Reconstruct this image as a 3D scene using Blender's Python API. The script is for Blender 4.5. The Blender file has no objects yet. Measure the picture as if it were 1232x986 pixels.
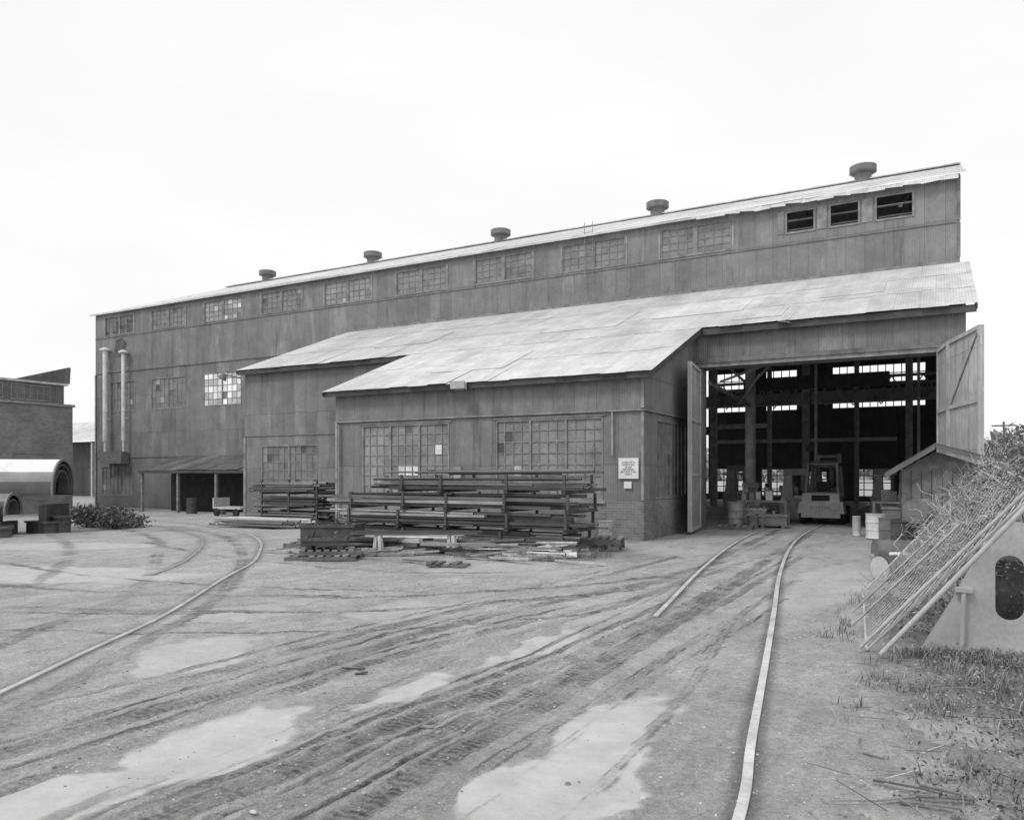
import bpy, math, random
import numpy as np
from mathutils import Vector, Matrix
random.seed(7); rng=np.random.default_rng(7)
R=random.random
def U(a,b): return a+(b-a)*random.random()
scene=bpy.context.scene
col=scene.collection

# ------------------------------------------------------------------ mesh builder
class MB:
    def __init__(s): s.v=[]; s.f=[]; s.t=[]
    def face(s,pts,tone=1.0):
        n=len(s.v); s.v.extend([tuple(p) for p in pts]); s.f.append(tuple(range(n,n+len(pts)))); s.t.append(tone)
    def hexa(s,p,tone=1.0):
        n=len(s.v); s.v.extend([tuple(q) for q in p])
        for f in ((3,2,1,0),(4,5,6,7),(0,1,5,4),(1,2,6,5),(2,3,7,6),(3,0,4,7)):
            s.f.append(tuple(n+i for i in f)); s.t.append(tone)
    def box(s,x0,x1,y0,y1,z0,z1,tone=1.0):
        s.hexa([(x0,y0,z0),(x1,y0,z0),(x1,y1,z0),(x0,y1,z0),(x0,y0,z1),(x1,y0,z1),(x1,y1,z1),(x0,y1,z1)],tone)
    def boxf(s,P,u0,u1,w0,w1,z0,z1,tone=1.0):
        s.hexa([P(u0,w0,z0),P(u1,w0,z0),P(u1,w1,z0),P(u0,w1,z0),P(u0,w0,z1),P(u1,w0,z1),P(u1,w1,z1),P(u0,w1,z1)],tone)
    def beam(s,a,b,w,h,tone=1.0):
        a=Vector(a);b=Vector(b);d=(b-a).normalized()
        up=Vector((0,0,1)) if abs(d.z)<.95 else Vector((0,1,0))
        r=d.cross(up).normalized()*w/2; q=r.cross(d).normalized()*h/2
        s.hexa([a-r-q,a+r-q,b+r-q,b-r-q,a-r+q,a+r+q,b+r+q,b-r+q],tone)
    def tube(s,a,b,r0,r1=None,n=10,caps=True,tone=1.0,hollow=False):
        if r1 is None:r1=r0
        a=Vector(a);b=Vector(b);d=(b-a).normalized()
        up=Vector((0,0,1)) if abs(d.z)<.95 else Vector((1,0,0))
        x=d.cross(up).normalized();y=d.cross(x)
        k=len(s.v)
        for c,r in((a,r0),(b,r1)):
            for i in range(n):
                t=2*math.pi*i/n; s.v.append(tuple(c+(x*math.cos(t)+y*math.sin(t))*r))
        for i in range(n):
            j=(i+1)%n; s.f.append((k+i,k+j,k+n+j,k+n+i)); s.t.append(tone)
        if caps:
            s.f.append(tuple(k+i for i in range(n))[::-1]); s.t.append(tone*(.15 if hollow else 1))  # solid end cap painted dark for the shade inside a pipe bore
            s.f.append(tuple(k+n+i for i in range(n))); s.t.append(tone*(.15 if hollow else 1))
    def lathe(s,o,prof,n=20,M=None,tone=1.0):
        o=Vector(o);M=M or Matrix.Identity(3);k=len(s.v)
        for r,z in prof:
            for i in range(n):
                t=2*math.pi*i/n; s.v.append(tuple(o+M@Vector((r*math.cos(t),r*math.sin(t),z))))
        for a in range(len(prof)-1):
            for i in range(n):
                j=(i+1)%n; s.f.append((k+a*n+i,k+a*n+j,k+(a+1)*n+j,k+(a+1)*n+i)); s.t.append(tone)
        s.f.append(tuple(k+i for i in range(n))[::-1]);s.t.append(tone)
        s.f.append(tuple(k+(len(prof)-1)*n+i for i in range(n)));s.t.append(tone)
    def prism(s,P,pts,w0,w1,tone=1.0):
        a=[P(u,w0,z) for u,z in pts]; b=[P(u,w1,z) for u,z in pts]
        s.face(a,tone); s.face(b[::-1],tone)
        n=len(pts)
        for i in range(n):
            j=(i+1)%n; s.face([a[i],b[i],b[j],a[j]],tone)

def PY(pos): return lambda u,w,z:(u,pos+w,z)
def PX(pos): return lambda u,w,z:(pos-w,u,z)
def PXn(pos): return lambda u,w,z:(pos+w,u,z)

def build(name,mb,mat,parent=None,label=None,category=None,group=None,smooth=False,loc=None,kind=None):
    me=bpy.data.meshes.new(name)
    V=np.array(mb.v,dtype=float)
    if parent is not None: o3=Vector(parent['_o'])
    elif loc is not None: o3=Vector(loc)
    else:
        lo=V.min(0);hi=V.max(0); o3=Vector(((lo[0]+hi[0])/2,(lo[1]+hi[1])/2,lo[2]))
    V=V-np.array(o3)
    me.from_pydata(V.tolist(),[],mb.f)
    at=me.attributes.new('tone','FLOAT','FACE'); at.data.foreach_set('value',np.array(mb.t,dtype=np.float32))
    me.materials.append(mat); me.validate()
    if smooth:
        me.polygons.foreach_set('use_smooth',[True]*len(me.polygons))
    me.update()
    ob=bpy.data.objects.new(name,me); col.objects.link(ob)
    ob['_o']=tuple(o3)
    if parent is not None:
        ob.parent=parent
    else: ob.location=o3
    meta(ob,label,category,group,kind)
    if smooth:
        m=ob.modifiers.new('edges','EDGE_SPLIT'); m.split_angle=math.radians(40)
    return ob
def meta(ob,label=None,category=None,group=None,kind=None):
    if label: ob['label']=label
    if category: ob['category']=category
    if group: ob['group']=group
    if kind: ob['kind']=kind
def thing(name,loc,label,category,group=None):
    e=bpy.data.objects.new(name,None); e.empty_display_size=.3; col.objects.link(e); e.location=loc; e['_o']=tuple(loc)
    meta(e,label,category,group); return e

# ------------------------------------------------------------------ materials
class NT:
    def __init__(s,name):
        s.m=bpy.data.materials.new(name); s.m.use_nodes=True; s.t=s.m.node_tree; s.n=s.t.nodes; s.L=s.t.links
        s.b=s.n['Principled BSDF']; s.b.inputs['Specular IOR Level'].default_value=.3
    def _in(s,sock,v):
        if isinstance(v,(int,float)): sock.default_value=v
        elif isinstance(v,tuple): sock.default_value=v
        else: s.L.new(v,sock)
    def math(s,op,a,b=0.,c=None,clamp=False):
        n=s.n.new('ShaderNodeMath'); n.operation=op; n.use_clamp=clamp
        s._in(n.inputs[0],a); s._in(n.inputs[1],b)
        if c is not None: s._in(n.inputs[2],c)
        return n.outputs[0]
    def mul(s,a,b): return s.math('MULTIPLY',a,b)
    def add(s,a,b): return s.math('ADD',a,b)
    def attr(s,name): n=s.n.new('ShaderNodeAttribute'); n.attribute_name=name; return n.outputs['Fac']
    def obj(s):
        n=s.n.new('ShaderNodeTexCoord'); return n.outputs['Object']
    def sep(s,v): n=s.n.new('ShaderNodeSeparateXYZ'); s.L.new(v,n.inputs[0]); return n.outputs
    def comb(s,x,y,z):
        n=s.n.new('ShaderNodeCombineXYZ')
        for i,v in enumerate((x,y,z)): s._in(n.inputs[i],v)
        return n.outputs[0]
    def noise(s,v,scale,detail=4,rough=.55,dist=0):
        n=s.n.new('ShaderNodeTexNoise'); s.L.new(v,n.inputs['Vector']); n.inputs['Scale'].default_value=scale
        n.inputs['Detail'].default_value=detail; n.inputs['Roughness'].default_value=rough; n.inputs['Distortion'].default_value=dist
        return n.outputs['Fac']
    def white(s,v): n=s.n.new('ShaderNodeTexWhiteNoise'); n.noise_dimensions='3D'; s.L.new(v,n.inputs['Vector']); return n.outputs['Value']
    def voro(s,v,scale,out='Distance',feat='F1'):
        n=s.n.new('ShaderNodeTexVoronoi'); n.feature=feat; s.L.new(v,n.inputs['Vector']); n.inputs['Scale'].default_value=scale; return n.outputs[out]
    def rng(s,v,a,b,c,d):
        n=s.n.new('ShaderNodeMapRange'); s._in(n.inputs['Value'],v)
        for k,x in zip(('From Min','From Max','To Min','To Max'),(a,b,c,d)): s._in(n.inputs[k],x)
        return n.outputs[0]
    def mix(s,f,a,b):
        n=s.n.new('ShaderNodeMix'); n.data_type='FLOAT'; s._in(n.inputs[0],f); s._in(n.inputs[2],a); s._in(n.inputs[3],b); return n.outputs[0]
    def bump(s,h,strength,dist,prev=None):
        n=s.n.new('ShaderNodeBump'); n.inputs['Strength'].default_value=strength; n.inputs['Distance'].default_value=dist
        s.L.new(h,n.inputs['Height'])
        if prev is not None: s.L.new(prev,n.inputs['Normal'])
        return n.outputs[0]
    def done(s,colv,rough=.8,metal=0,normal=None):
        cc=s.comb(colv,colv,colv) if not isinstance(colv,(int,float)) else (colv,colv,colv)
        if isinstance(cc,tuple): s.b.inputs['Base Color'].default_value=cc+(1,)
        else: s.L.new(cc,s.b.inputs['Base Color'])
        s._in(s.b.inputs['Roughness'],rough); s.b.inputs['Metallic'].default_value=metal
        if normal is not None: s.L.new(normal,s.b.inputs['Normal'])
        return s.m

def plain(name,base,rough=.75,var=.35,scale=3,bump=.25,metal=0,fine=25):
    k=NT(name); o=k.obj()
    n1=k.rng(k.noise(o,scale,5),.3,.7,1-var,1+var)
    n2=k.rng(k.noise(o,fine,3),.3,.7,1-var*.4,1+var*.4)
    c=k.mul(k.mul(n1,n2),k.mul(k.attr('tone'),base))
    return k.done(c,rough,metal,k.bump(k.noise(o,fine,4),bump,.02))

def corr(name,base,mode='wall',panel=.68,course=2.44,zoff=0.,rough=.55,corramp=.06,streak=.10,pan=.12,bumpw=.45,seamd=.26):
    k=NT(name); o=k.obj(); s=k.sep(o)
    c=k.add(s[0],s[1]) if mode=='wall' else s[0]
    v=s[2] if mode=='wall' else s[1]
    w=k.math('SINE',k.mul(c,2*math.pi/.0762))
    cj=k.add(c,k.mul(k.white(k.comb(k.math('FLOOR',k.mul(v,1/course)),1.,1.)),.5 if mode=='wall' else .3))
    pi=k.math('FLOOR',k.mul(cj,1/panel)); 
    vj=k.add(k.add(v,zoff),k.mul(k.white(k.comb(pi,2.,2.)),.05 if mode=='wall' else .25))
    vi=k.math('FLOOR',k.mul(vj,1/course))
    wn=k.white(k.comb(pi,vi,3.3))
    pf=k.math('FRACT',k.mul(cj,1/panel)); vf=k.math('FRACT',k.mul(vj,1/course))
    seam=k.math('LESS_THAN',pf,.035); hse=k.math('LESS_THAN',vf,.012)
    sv=k.comb(k.mul(c,2.2),0.,k.mul(v,.30))
    st=k.noise(sv,1.2,5,.6)
    st2=k.noise(k.comb(k.mul(c,7.),0.,k.mul(v,.7)),1.3,3,.6)
    big=k.noise(o,.18,4)
    mid=k.noise(o,1.1,5,.65)
    grit=k.noise(o,7,4,.65)
    t=k.rng(wn,0,1,1-pan,1+pan)
    t=k.mul(t,k.rng(st,.28,.72,1-streak,1+streak))
    t=k.mul(t,k.rng(st2,.3,.7,1-streak*.4,1+streak*.4))
    t=k.mul(t,k.rng(big,.3,.7,.84,1.14))
    t=k.mul(t,k.rng(mid,.3,.7,.84,1.16))
    t=k.mul(t,k.rng(grit,.25,.75,.88,1.12))
    t=k.mul(t,k.rng(w,-1,1,1-corramp,1+corramp))  # rib shading painted into the colour along the corrugation wave
    t=k.mul(t,k.math('SUBTRACT',1.,k.add(k.mul(seam,seamd),k.mul(hse,seamd*1.2))))
    if mode=='roof':
        rust=k.rng(k.noise(k.comb(k.mul(s[0],1.),k.mul(s[1],.35),0.),.55,6,.7),.50,.75,1.,.72)
        t=k.mul(t,rust)
    else:
        pale=k.rng(k.noise(k.comb(k.mul(c,1.2),5.,k.mul(v,.30)),.7,6,.7),.56,.76,0.,.7)
        t=k.mul(t,k.add(1.,pale))
        darkst=k.rng(k.noise(k.comb(k.mul(c,2.5),9.,k.mul(v,.25)),.8,5,.7),.58,.72,1.,.6)
        t=k.mul(t,darkst)
    col_=k.mul(t,k.mul(k.attr('tone'),base))
    b=k.bump(w,bumpw,.012)
    b=k.bump(k.noise(o,1.5,3),.25,.05,b)
    return k.done(col_,rough,0,b)

M={}
M['wall']=corr('corrugated_wall_paint',.205,zoff=.35)
M['wallhi']=corr('corrugated_upper_wall_paint',.215,zoff=-8.7+2.44*5,course=2.44)
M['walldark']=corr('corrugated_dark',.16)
M['roof']=corr('corrugated_roof_metal',.57,mode='roof',corramp=.07,streak=.07,pan=.05,rough=.5,bumpw=.35,seamd=.12,course=2.6)
M['leaf']=corr('door_corrugated',.38,streak=.2)
M['trim']=plain('painted_trim',.24)
M['trimlight']=plain('light_trim',.44,var=.22)
M['plate']=plain('pale_plate_paint',.44,var=.2,scale=1.5,bump=.08,rough=.5)
M['darksteel']=plain('dark_steel',.075,rough=.6)
M['steel']=plain('weathered_steel',.17,rough=.5,var=.25)
M['column']=plain('column_paint',.34,rough=.6,var=.3)
M['rail']=plain('worn_rail_steel',.55,rough=.4,var=.3,scale=2)
M['pipe']=plain('rusty_pipe_steel',.12,rough=.5,var=.3,scale=1.2,bump=.1)
M['galv']=plain('galvanised_steel',.5,rough=.45,var=.2)
M['white']=plain('weathered_white_paint',.74,rough=.5,var=.18,scale=2)
M['wood']=plain('weathered_timber',.22,rough=.85,var=.35,scale=5)
M['woodlight']=plain('pale_timber',.36,rough=.85,var=.3,scale=5)
M['black']=plain('black_rubber',.03,rough=.7)
M['leafm']=plain('foliage',.12,rough=.7,var=.5,scale=1.2)
M['vine']=plain('dry_vine_foliage',.16,rough=.8,var=.6,scale=2.2)
M['far']=plain('distant_foliage',.24,rough=.9,var=.2,scale=.2)  # paler than near foliage: distance haze painted into the colour
M['grass']=plain('grass_blades',.24,rough=.8,var=.45,scale=1.5)
M['bark']=plain('bark',.14,rough=.9)
M['stone']=plain('stones',.36,rough=.85,var=.3)
M['dirt']=plain('debris',.1,rough=.9,var=.6,scale=2)
M['frame']=plain('window_frame_steel',.24,rough=.6)
def glass():
    k=NT('dirty_wired_glass'); o=k.obj()
    n=k.rng(k.noise(o,.8,6,.75),.3,.7,.6,1.45); g=k.rng(k.noise(o,14,4,.7),.3,.7,.85,1.15)
    c=k.mul(k.mul(n,g),k.mul(k.attr('tone'),.215))
    k.b.inputs['Specular IOR Level'].default_value=.3
    return k.done(c,.4,0,k.bump(k.noise(o,3,3),.15,.03))
M['glass']=glass()
def brickm(name,base):
    k=NT(name); s=k.sep(k.obj()); v=k.comb(k.add(s[0],s[1]),s[2],0.)
    n=k.n.new('ShaderNodeTexBrick'); k.L.new(v,n.inputs['Vector']); n.inputs['Scale'].default_value=1
    n.inputs['Brick Width'].default_value=.215; n.inputs['Row Height'].default_value=.075; n.inputs['Mortar Size'].default_value=.006
    n.inputs['Color1'].default_value=(.85,.85,.85,1); n.inputs['Color2'].default_value=(1.15,1.15,1.15,1); n.inputs['Mortar'].default_value=(1.4,1.4,1.4,1)
    s2=k.sep(n.outputs['Color'])
    big=k.rng(k.noise(k.obj(),.8,5,.7),.3,.7,.7,1.35)
    c=k.mul(k.mul(s2[0],big),k.mul(k.attr('tone'),base))
    return k.done(c,.9,0,k.bump(n.outputs['Fac'],-.3,.01))
M['brick']=brickm('brickwork',.20)

# ------------------------------------------------------------------ world and light
w=bpy.data.worlds.new("World"); scene.world=w; w.use_nodes=True
nt=w.node_tree; bg=nt.nodes['Background']
sky=nt.nodes.new('ShaderNodeTexSky'); sky.sky_type='NISHITA'; sky.sun_disc=False
EL=math.radians(52); AZ=math.radians(205)
sky.sun_elevation=EL; sky.sun_rotation=AZ; sky.air_density=1; sky.dust_density=3
bw=nt.nodes.new('ShaderNodeRGBToBW'); nt.links.new(sky.outputs[0],bw.inputs[0])
tc=nt.nodes.new('ShaderNodeTexCoord'); cn=nt.nodes.new('ShaderNodeTexNoise'); cn.inputs['Scale'].default_value=1.6; cn.inputs['Detail'].default_value=5
mp=nt.nodes.new('ShaderNodeMapping'); mp.inputs['Scale'].default_value=(1,1,3); nt.links.new(tc.outputs['Generated'],mp.inputs[0]); nt.links.new(mp.outputs[0],cn.inputs[0])
cr=nt.nodes.new('ShaderNodeMapRange'); cr.inputs['From Min'].default_value=.35; cr.inputs['From Max'].default_value=.65
cr.inputs['To Min'].default_value=10.1; cr.inputs['To Max'].default_value=11.; nt.links.new(cn.outputs['Fac'],cr.inputs[0])
mx=nt.nodes.new('ShaderNodeMix'); mx.data_type='FLOAT'; mx.inputs[0].default_value=.9
nt.links.new(bw.outputs[0],mx.inputs[2]); nt.links.new(cr.outputs[0],mx.inputs[3])
nt.links.new(mx.outputs[0],bg.inputs['Color']); bg.inputs['Strength'].default_value=.1
sl=bpy.data.lights.new('sun','SUN'); sl.energy=1.4; sl.angle=math.radians(14); sl.color=(1,1,1)
so=bpy.data.objects.new('sun',sl); col.objects.link(so)
sd=Vector((math.sin(AZ)*math.cos(EL),math.cos(AZ)*math.cos(EL),math.sin(EL)))
so.rotation_euler=sd.to_track_quat('Z','Y').to_euler(); so.location=(0,-10,30)
scene.view_settings.view_transform='Standard'; scene.view_settings.look='None'; scene.view_settings.exposure=0

# ------------------------------------------------------------------ camera
cd=bpy.data.cameras.new('camera'); cam=bpy.data.objects.new('camera',cd); col.objects.link(cam); scene.camera=cam
cam.location=(0,0,1.85); cam.rotation_euler=(math.radians(90),0,math.radians(29)); cd.sensor_width=36; cd.lens=27.12; cd.shift_y=.0617
cd.clip_end=5000; cd.clip_start=.1

# ------------------------------------------------------------------ ground
def sm(t): t=np.clip(t,0,1); return t*t*(3-2*t)
def gb(x,y): return -.45*sm((-np.asarray(x,dtype=float)-16)/26.)
def gz(x,y): return float(gb(x,y))
def catmull(P,n=8):
    P=[np.array(p,dtype=float) for p in P]; P=[2*P[0]-P[1]]+P+[2*P[-1]-P[-2]]; out=[]
    for i in range(1,len(P)-2):
        for j in range(n):
            t=j/n; a,b,c,d=P[i-1:i+3]
            out.append(.5*((2*b)+(-a+c)*t+(2*a-5*b+4*c-d)*t*t+(-a+3*b-3*c+d)*t**3))
    out.append(P[-2]); return np.array(out)
def offset(P,d):
    T=np.gradient(P,axis=0); T/=np.linalg.norm(T,axis=1)[:,None]
    return P+np.stack([-T[:,1],T[:,0]],1)*d
railR=catmull([(-.75,1.8),(-.94,4.19),(-1.14,5.48),(-1.47,7.68),(-1.94,10.75),(-2.57,14.8),(-3.21,19.8),(-3.59,24.5),(-3.7,30),(-3.7,38),(-3.7,52)])
railL=offset(railR,1.435)
railL_vis=railL[railL[:,1]>9.4]
railC=catmull([(-6.2,2.3),(-6.95,3.61),(-7.72,4.81),(-8.91,6.68),(-11.05,9.45),(-12.4,11.3),(-13.9,12.9),(-15.9,14.8),(-18.4,16.7),(-21.4,18.3),(-24.8,20.1),(-29.5,22.1),(-33.4,24.1),(-40,27.5)])
railC2=offset(railC,1.435)
railC2_vis=railC2[railC2[:,0]<-12.6]

def axis_pts(segs):
    out=[]
    for a,b,st in segs:
        out+=list(np.arange(a,b-1e-6,st))
    out.append(segs[-1][1]); return out
far=[-3000,-1500,-700,-350,-200,-130,-90]
xs=np.array(far+axis_pts([(-70,-34,3),(-34,-16,.3),(-16,-8,.1),(-8,1.6,.035),(1.6,6,.2),(6,20,2)])+[40,90,200,500,1200,3000])
ys=np.array([-3000,-900,-300,-100,-40,-15,-5]+axis_pts([(-2,1.6,.4),(1.6,8,.035),(8,16,.08),(16,26,.2),(26,34,.6),(34,64,3)])+[80,120,200,350,700,1500,3000])
X,Y=np.meshgrid(xs,ys); nx,ny=len(xs),len(ys)
px=X.ravel(); py=Y.ravel(); N=len(px)
def vnoise(x,y,sc,seed):
    r=np.random.default_rng(seed); T=r.random((256,256))
    x=x*sc;y=y*sc; xi=np.floor(x).astype(int);yi=np.floor(y).astype(int);fx=sm(x-xi);fy=sm(y-yi)
    g=lambda a,b:T[a%256,b%256]
    return (g(xi,yi)*(1-fx)+g(xi+1,yi)*fx)*(1-fy)+(g(xi,yi+1)*(1-fx)+g(xi+1,yi+1)*fx)*fy
def fbm(x,y,sc,seed,o=4):
    s=0;a=1;n=0
    for i in range(o): s=s+a*vnoise(x,y,sc*2**i,seed+i); n+=a; a*=.55
    return s/n
def pdist(P):
    D=np.full(N,1e9);S=np.zeros(N);T=np.zeros(N);acc=0
    for i in range(len(P)-1):
        a=P[i];b=P[i+1];d=b-a;L=np.hypot(*d)
        if L<1e-6: continue
        u=d/L; rx=px-a[0];ry=py-a[1]; s=np.clip(rx*u[0]+ry*u[1],0,L)
        dx=rx-u[0]*s;dy=ry-u[1]*s;dd=np.hypot(dx,dy);m=dd<D
        D[m]=dd[m];S[m]=acc+s[m];T[m]=(u[0]*dy-u[1]*dx)[m];acc+=L
    return D,S,T
near=(px>-45)&(px<12)&(py>-4)&(py<34)
rut=np.zeros(N);sc_=np.zeros(N);tc_=np.zeros(N);press=np.zeros(N)
def lane(pts,w,amp,seed=0):
    global rut,sc_,tc_,press
    D,S,T=pdist(catmull(pts,6))
    D=D+(fbm(px,py,2.5,150+seed,3)-.5)*w*.6
    k=(fbm(px,py,.9,50+seed,3))
    m=amp*sm((w-D)/(w*.35))*(.35+.9*sm((k-.3)/.3))
    up=m>rut; rut=np.where(up,m,rut); sc_=np.where(up,S,sc_); tc_=np.where(up,T,tc_)
    press=np.maximum(press,sm((w*1.1-D)/(w*.4))*amp)
lanes=[([(-3.62,1.7),(-3.55,3.95),(-3.41,5.36),(-3.22,7.74),(-3.11,11.7),(-3.25,17.7),(-3.5,26)],.13,1),
([(-5.5,1.9),(-5.36,4.),(-5.26,5.6),(-5.2,7.9),(-4.77,10.8),(-4.1,14),(-4.3,18.1),(-4.6,26)],.13,1),
([(-4.2,1.7),(-4.1,3.94),(-4.2,5.5),(-4.27,7.4),(-3.9,11),(-4.0,16),(-4.2,26)],.08,.5),
([(-2.72,1.7),(-2.78,3.2),(-2.82,6),(-2.85,8.7),(-3.1,14.5),(-3.4,20)],.12,1),
([(-3.2,1.7),(-3.15,4),(-3.0,7),(-2.75,11),(-2.7,18)],.08,.8),
([(-3.38,1.7),(-3.3,4.5),(-3.1,8),(-2.95,12),(-2.9,18)],.035,1),
([(-2.95,1.7),(-3.0,4),(-2.95,6),(-3.0,9),(-3.2,13)],.03,1),
([(-3.85,1.7),(-3.75,4.5),(-3.6,6),(-3.45,9),(-3.5,12)],.05,.9),
([(-4.0,1.7),(-3.9,4.5),(-3.75,6.5),(-3.7,9),(-3.8,12)],.03,.9),
([(-4.75,2),(-4.85,4.5),(-4.75,7),(-4.0,11),(-3.6,16)],.09,.8),
([(-5.1,2),(-5.1,4.5),(-5.0,7),(-4.5,10)],.04,.9),
([(-5.7,2.1),(-5.6,4.5),(-5.5,7.5),(-5.2,10)],.03,.9),
([(-5.95,2.2),(-5.9,4.5),(-5.8,8),(-5.6,10.5),(-5.3,13),(-5.2,17)],.10,.8),
([(-6.3,2.6),(-6.2,5),(-6.1,8),(-5.8,11),(-5.6,14)],.04,.7),
([(-2.45,1.7),(-2.5,5),(-2.35,9),(-2.2,14)],.06,.6),
([(-2.2,3.2),(-2.3,6),(-2.1,9),(-2.0,12)],.03,.6),
([(-1.7,1.7),(-1.75,4),(-1.95,7),(-2.3,10)],.05,.4),
([(-3.9,17),(-4.6,13),(-6.8,9.8),(-9.5,8.2),(-13,7.2),(-18,7)],.11,.9),
([(-3.5,15),(-4.9,10.6),(-6.9,8.2),(-9.8,6.5),(-14,5.4),(-19,5)],.11,.8),
([(-3.3,19),(-4.1,14),(-6.0,10.8),(-9.,9.2),(-13,8.6),(-18,9)],.06,.7),
([(-4.2,12),(-5.6,9.6),(-7.6,7.6),(-10.2,6.1),(-14,4.9)],.05,.8),
([(-4.0,9.5),(-5.4,7.6),(-7.2,6.2),(-9.6,5.1),(-13,4.2)],.05,.8),
([(-6.0,3),(-7.5,5.2),(-9.5,8),(-13,11.6),(-18,15.5),(-25,19)],.11,.7),
([(-7.4,2.6),(-9.,4.8),(-11,7.6),(-15,11.),(-20,14.6),(-27,18)],.12,.6),
([(-9.2,2.6),(-11,4.8),(-14,8),(-19,11.5),(-26,15)],.14,.5),
([(-6,14),(-7.5,12.5),(-10,11.7),(-14,11.9),(-19,13.6)],.10,.5)]
for i,(p,wd,a) in enumerate(lanes): lane(p,wd,a,seed=i*7)
wx=px+.6*(fbm(px,py,1.3,11)-.5)+.2*(fbm(px,py,5,13)-.5); wy=py+1.3*(fbm(px,py,1.1,17)-.5)+.35*(fbm(px,py,5,19)-.5)
patch=np.zeros(N)
for cx,cy,rx,ry,rot,a in [(-4.45,3.65,.46,.95,.15,1.),(-2.02,4.75,.40,1.45,0,1.),(-4.05,5.5,.25,.6,0,.8),(-4.35,2.5,.35,.4,0,.85),(-6.6,5.3,.6,.9,.5,.6),(-3.8,7.6,.22,1.1,0,.75),(-13.8,8.6,2.2,1.1,.3,.65),(.3,6.6,.45,.45,0,.75),(-1.5,15,.6,5,-.1,.5),(-3.9,10,.3,1.3,0,.5),(-8.2,7.0,.9,.7,.4,.5),(-6.4,8.4,.7,1.0,.2,.5),(-7.5,13,1.6,1.2,.2,.45),(-16,8,2.5,.8,.4,.55),(-.9,10.5,.35,1.8,0,.45),(-6.0,18,1.6,1.2,0,.45),(-1.6,21,1,3,0,.45),(-20,12,3,1,.4,.55)]:
    c,s=math.cos(rot),math.sin(rot); dx=wx-cx;dy=wy-cy; q=np.hypot((c*dx+s*dy)/rx,(-s*dx+c*dy)/ry)
    patch=np.maximum(patch,a*sm((1.25-q)/.45))
patch*=1-np.clip(rut*.8,0,1)
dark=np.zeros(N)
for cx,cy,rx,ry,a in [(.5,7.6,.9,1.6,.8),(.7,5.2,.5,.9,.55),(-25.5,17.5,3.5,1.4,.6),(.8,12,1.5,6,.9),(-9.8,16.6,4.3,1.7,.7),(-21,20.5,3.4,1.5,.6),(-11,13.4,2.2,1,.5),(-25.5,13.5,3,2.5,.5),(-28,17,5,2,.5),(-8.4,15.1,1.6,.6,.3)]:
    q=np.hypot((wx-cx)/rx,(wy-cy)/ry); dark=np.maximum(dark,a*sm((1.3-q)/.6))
railm=np.zeros(N); flat=np.zeros(N)
for P in (railR,railL_vis,railC,railC2_vis):
    D,_,_=pdist(P); railm=np.maximum(railm,sm((.13-D)/.07)); flat=np.maximum(flat,sm((.7-D)/.5))
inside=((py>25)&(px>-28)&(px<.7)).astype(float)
z=gb(px,py)
nf=near.astype(float)*(1-inside)
und=(fbm(px,py,.35,3)-.5)*.10+(fbm(px,py,2.2,9)-.5)*.035
fine=(fbm(px,py,7,21,3)-.5)*.026*(1-patch)
z=z+nf*(und*(1-flat*.9)+fine*(1-flat*.6)-.016*press*(1-flat)+.012*(press*(1-press))*4*(1-flat))
z=z-nf*patch*.008-.012*nf
idx=np.arange(N).reshape(ny,nx)
F=np.stack([idx[:-1,:-1].ravel(),idx[:-1,1:].ravel(),idx[1:,1:].ravel(),idx[1:,:-1].ravel()],1)
gm=bpy.data.meshes.new('ground'); gm.from_pydata(np.stack([px,py,z],1).tolist(),[],F.tolist())
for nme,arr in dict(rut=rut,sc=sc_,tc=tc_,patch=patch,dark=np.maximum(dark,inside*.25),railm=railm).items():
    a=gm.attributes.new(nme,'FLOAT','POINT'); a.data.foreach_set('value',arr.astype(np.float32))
gm.polygons.foreach_set('use_smooth',[True]*len(gm.polygons))
go=bpy.data.objects.new('ground',gm); col.objects.link(go); go['kind']='structure'
k=NT('dirt_yard'); o=k.obj()
os_=k.sep(o)
b=k.rng(k.noise(o,.35,6,.6),.3,.7,.33,.46)
b=k.mul(b,k.rng(k.noise(k.comb(k.mul(os_[0],2.2),k.mul(os_[1],.7),0.),1.2,6,.7),.3,.7,.74,1.2))
b=k.mul(b,k.rng(k.noise(o,4.,6,.7),.3,.7,.84,1.14))
b=k.mul(b,k.rng(k.noise(o,18,5,.75),.3,.7,.76,1.22))
g1=k.voro(o,42,'Color'); gs=k.sep(g1)
gd=k.voro(o,42,'Distance')
peb=k.mul(k.math('LESS_THAN',gd,.28),k.math('GREATER_THAN',gs[0],.66))
peb=k.mul(peb,k.rng(k.noise(o,.9,3),.40,.56,0,1))
b=k.mul(b,k.add(1.,k.mul(peb,k.rng(gs[1],0,1,-.5,.45))))
g2=k.sep(k.voro(o,110,'Color')); b=k.mul(b,k.rng(g2[0],0,1,.82,1.18))
tt=k.math('ABSOLUTE',k.attr('tc'))
tread=k.math('SINE',k.add(k.mul(k.attr('sc'),2*math.pi/.07),k.add(k.mul(tt,32.),k.mul(k.noise(o,6,3),4.))))
tread=k.mul(k.rng(tread,-.2,.6,0,1),k.rng(k.noise(o,2.2,4,.7),.42,.54,0,1))
smear=k.rng(k.noise(k.comb(k.mul(k.attr('tc'),34.),k.mul(k.attr('sc'),1.4),0.),1.,5,.7),.38,.62,0,1)
rm=k.mul(k.attr('rut'),k.rng(k.noise(o,4,4,.7),.36,.56,.25,1))
b=k.mul(b,k.math('SUBTRACT',1.,k.mul(rm,k.add(.09,k.add(k.mul(smear,.32),k.mul(tread,.32))))))
pm0=k.attr('patch')
pm=k.rng(k.add(pm0,k.mul(k.math('SUBTRACT',k.noise(o,7,6,.75),.5),.9)),.10,.75,0,1)
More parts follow.
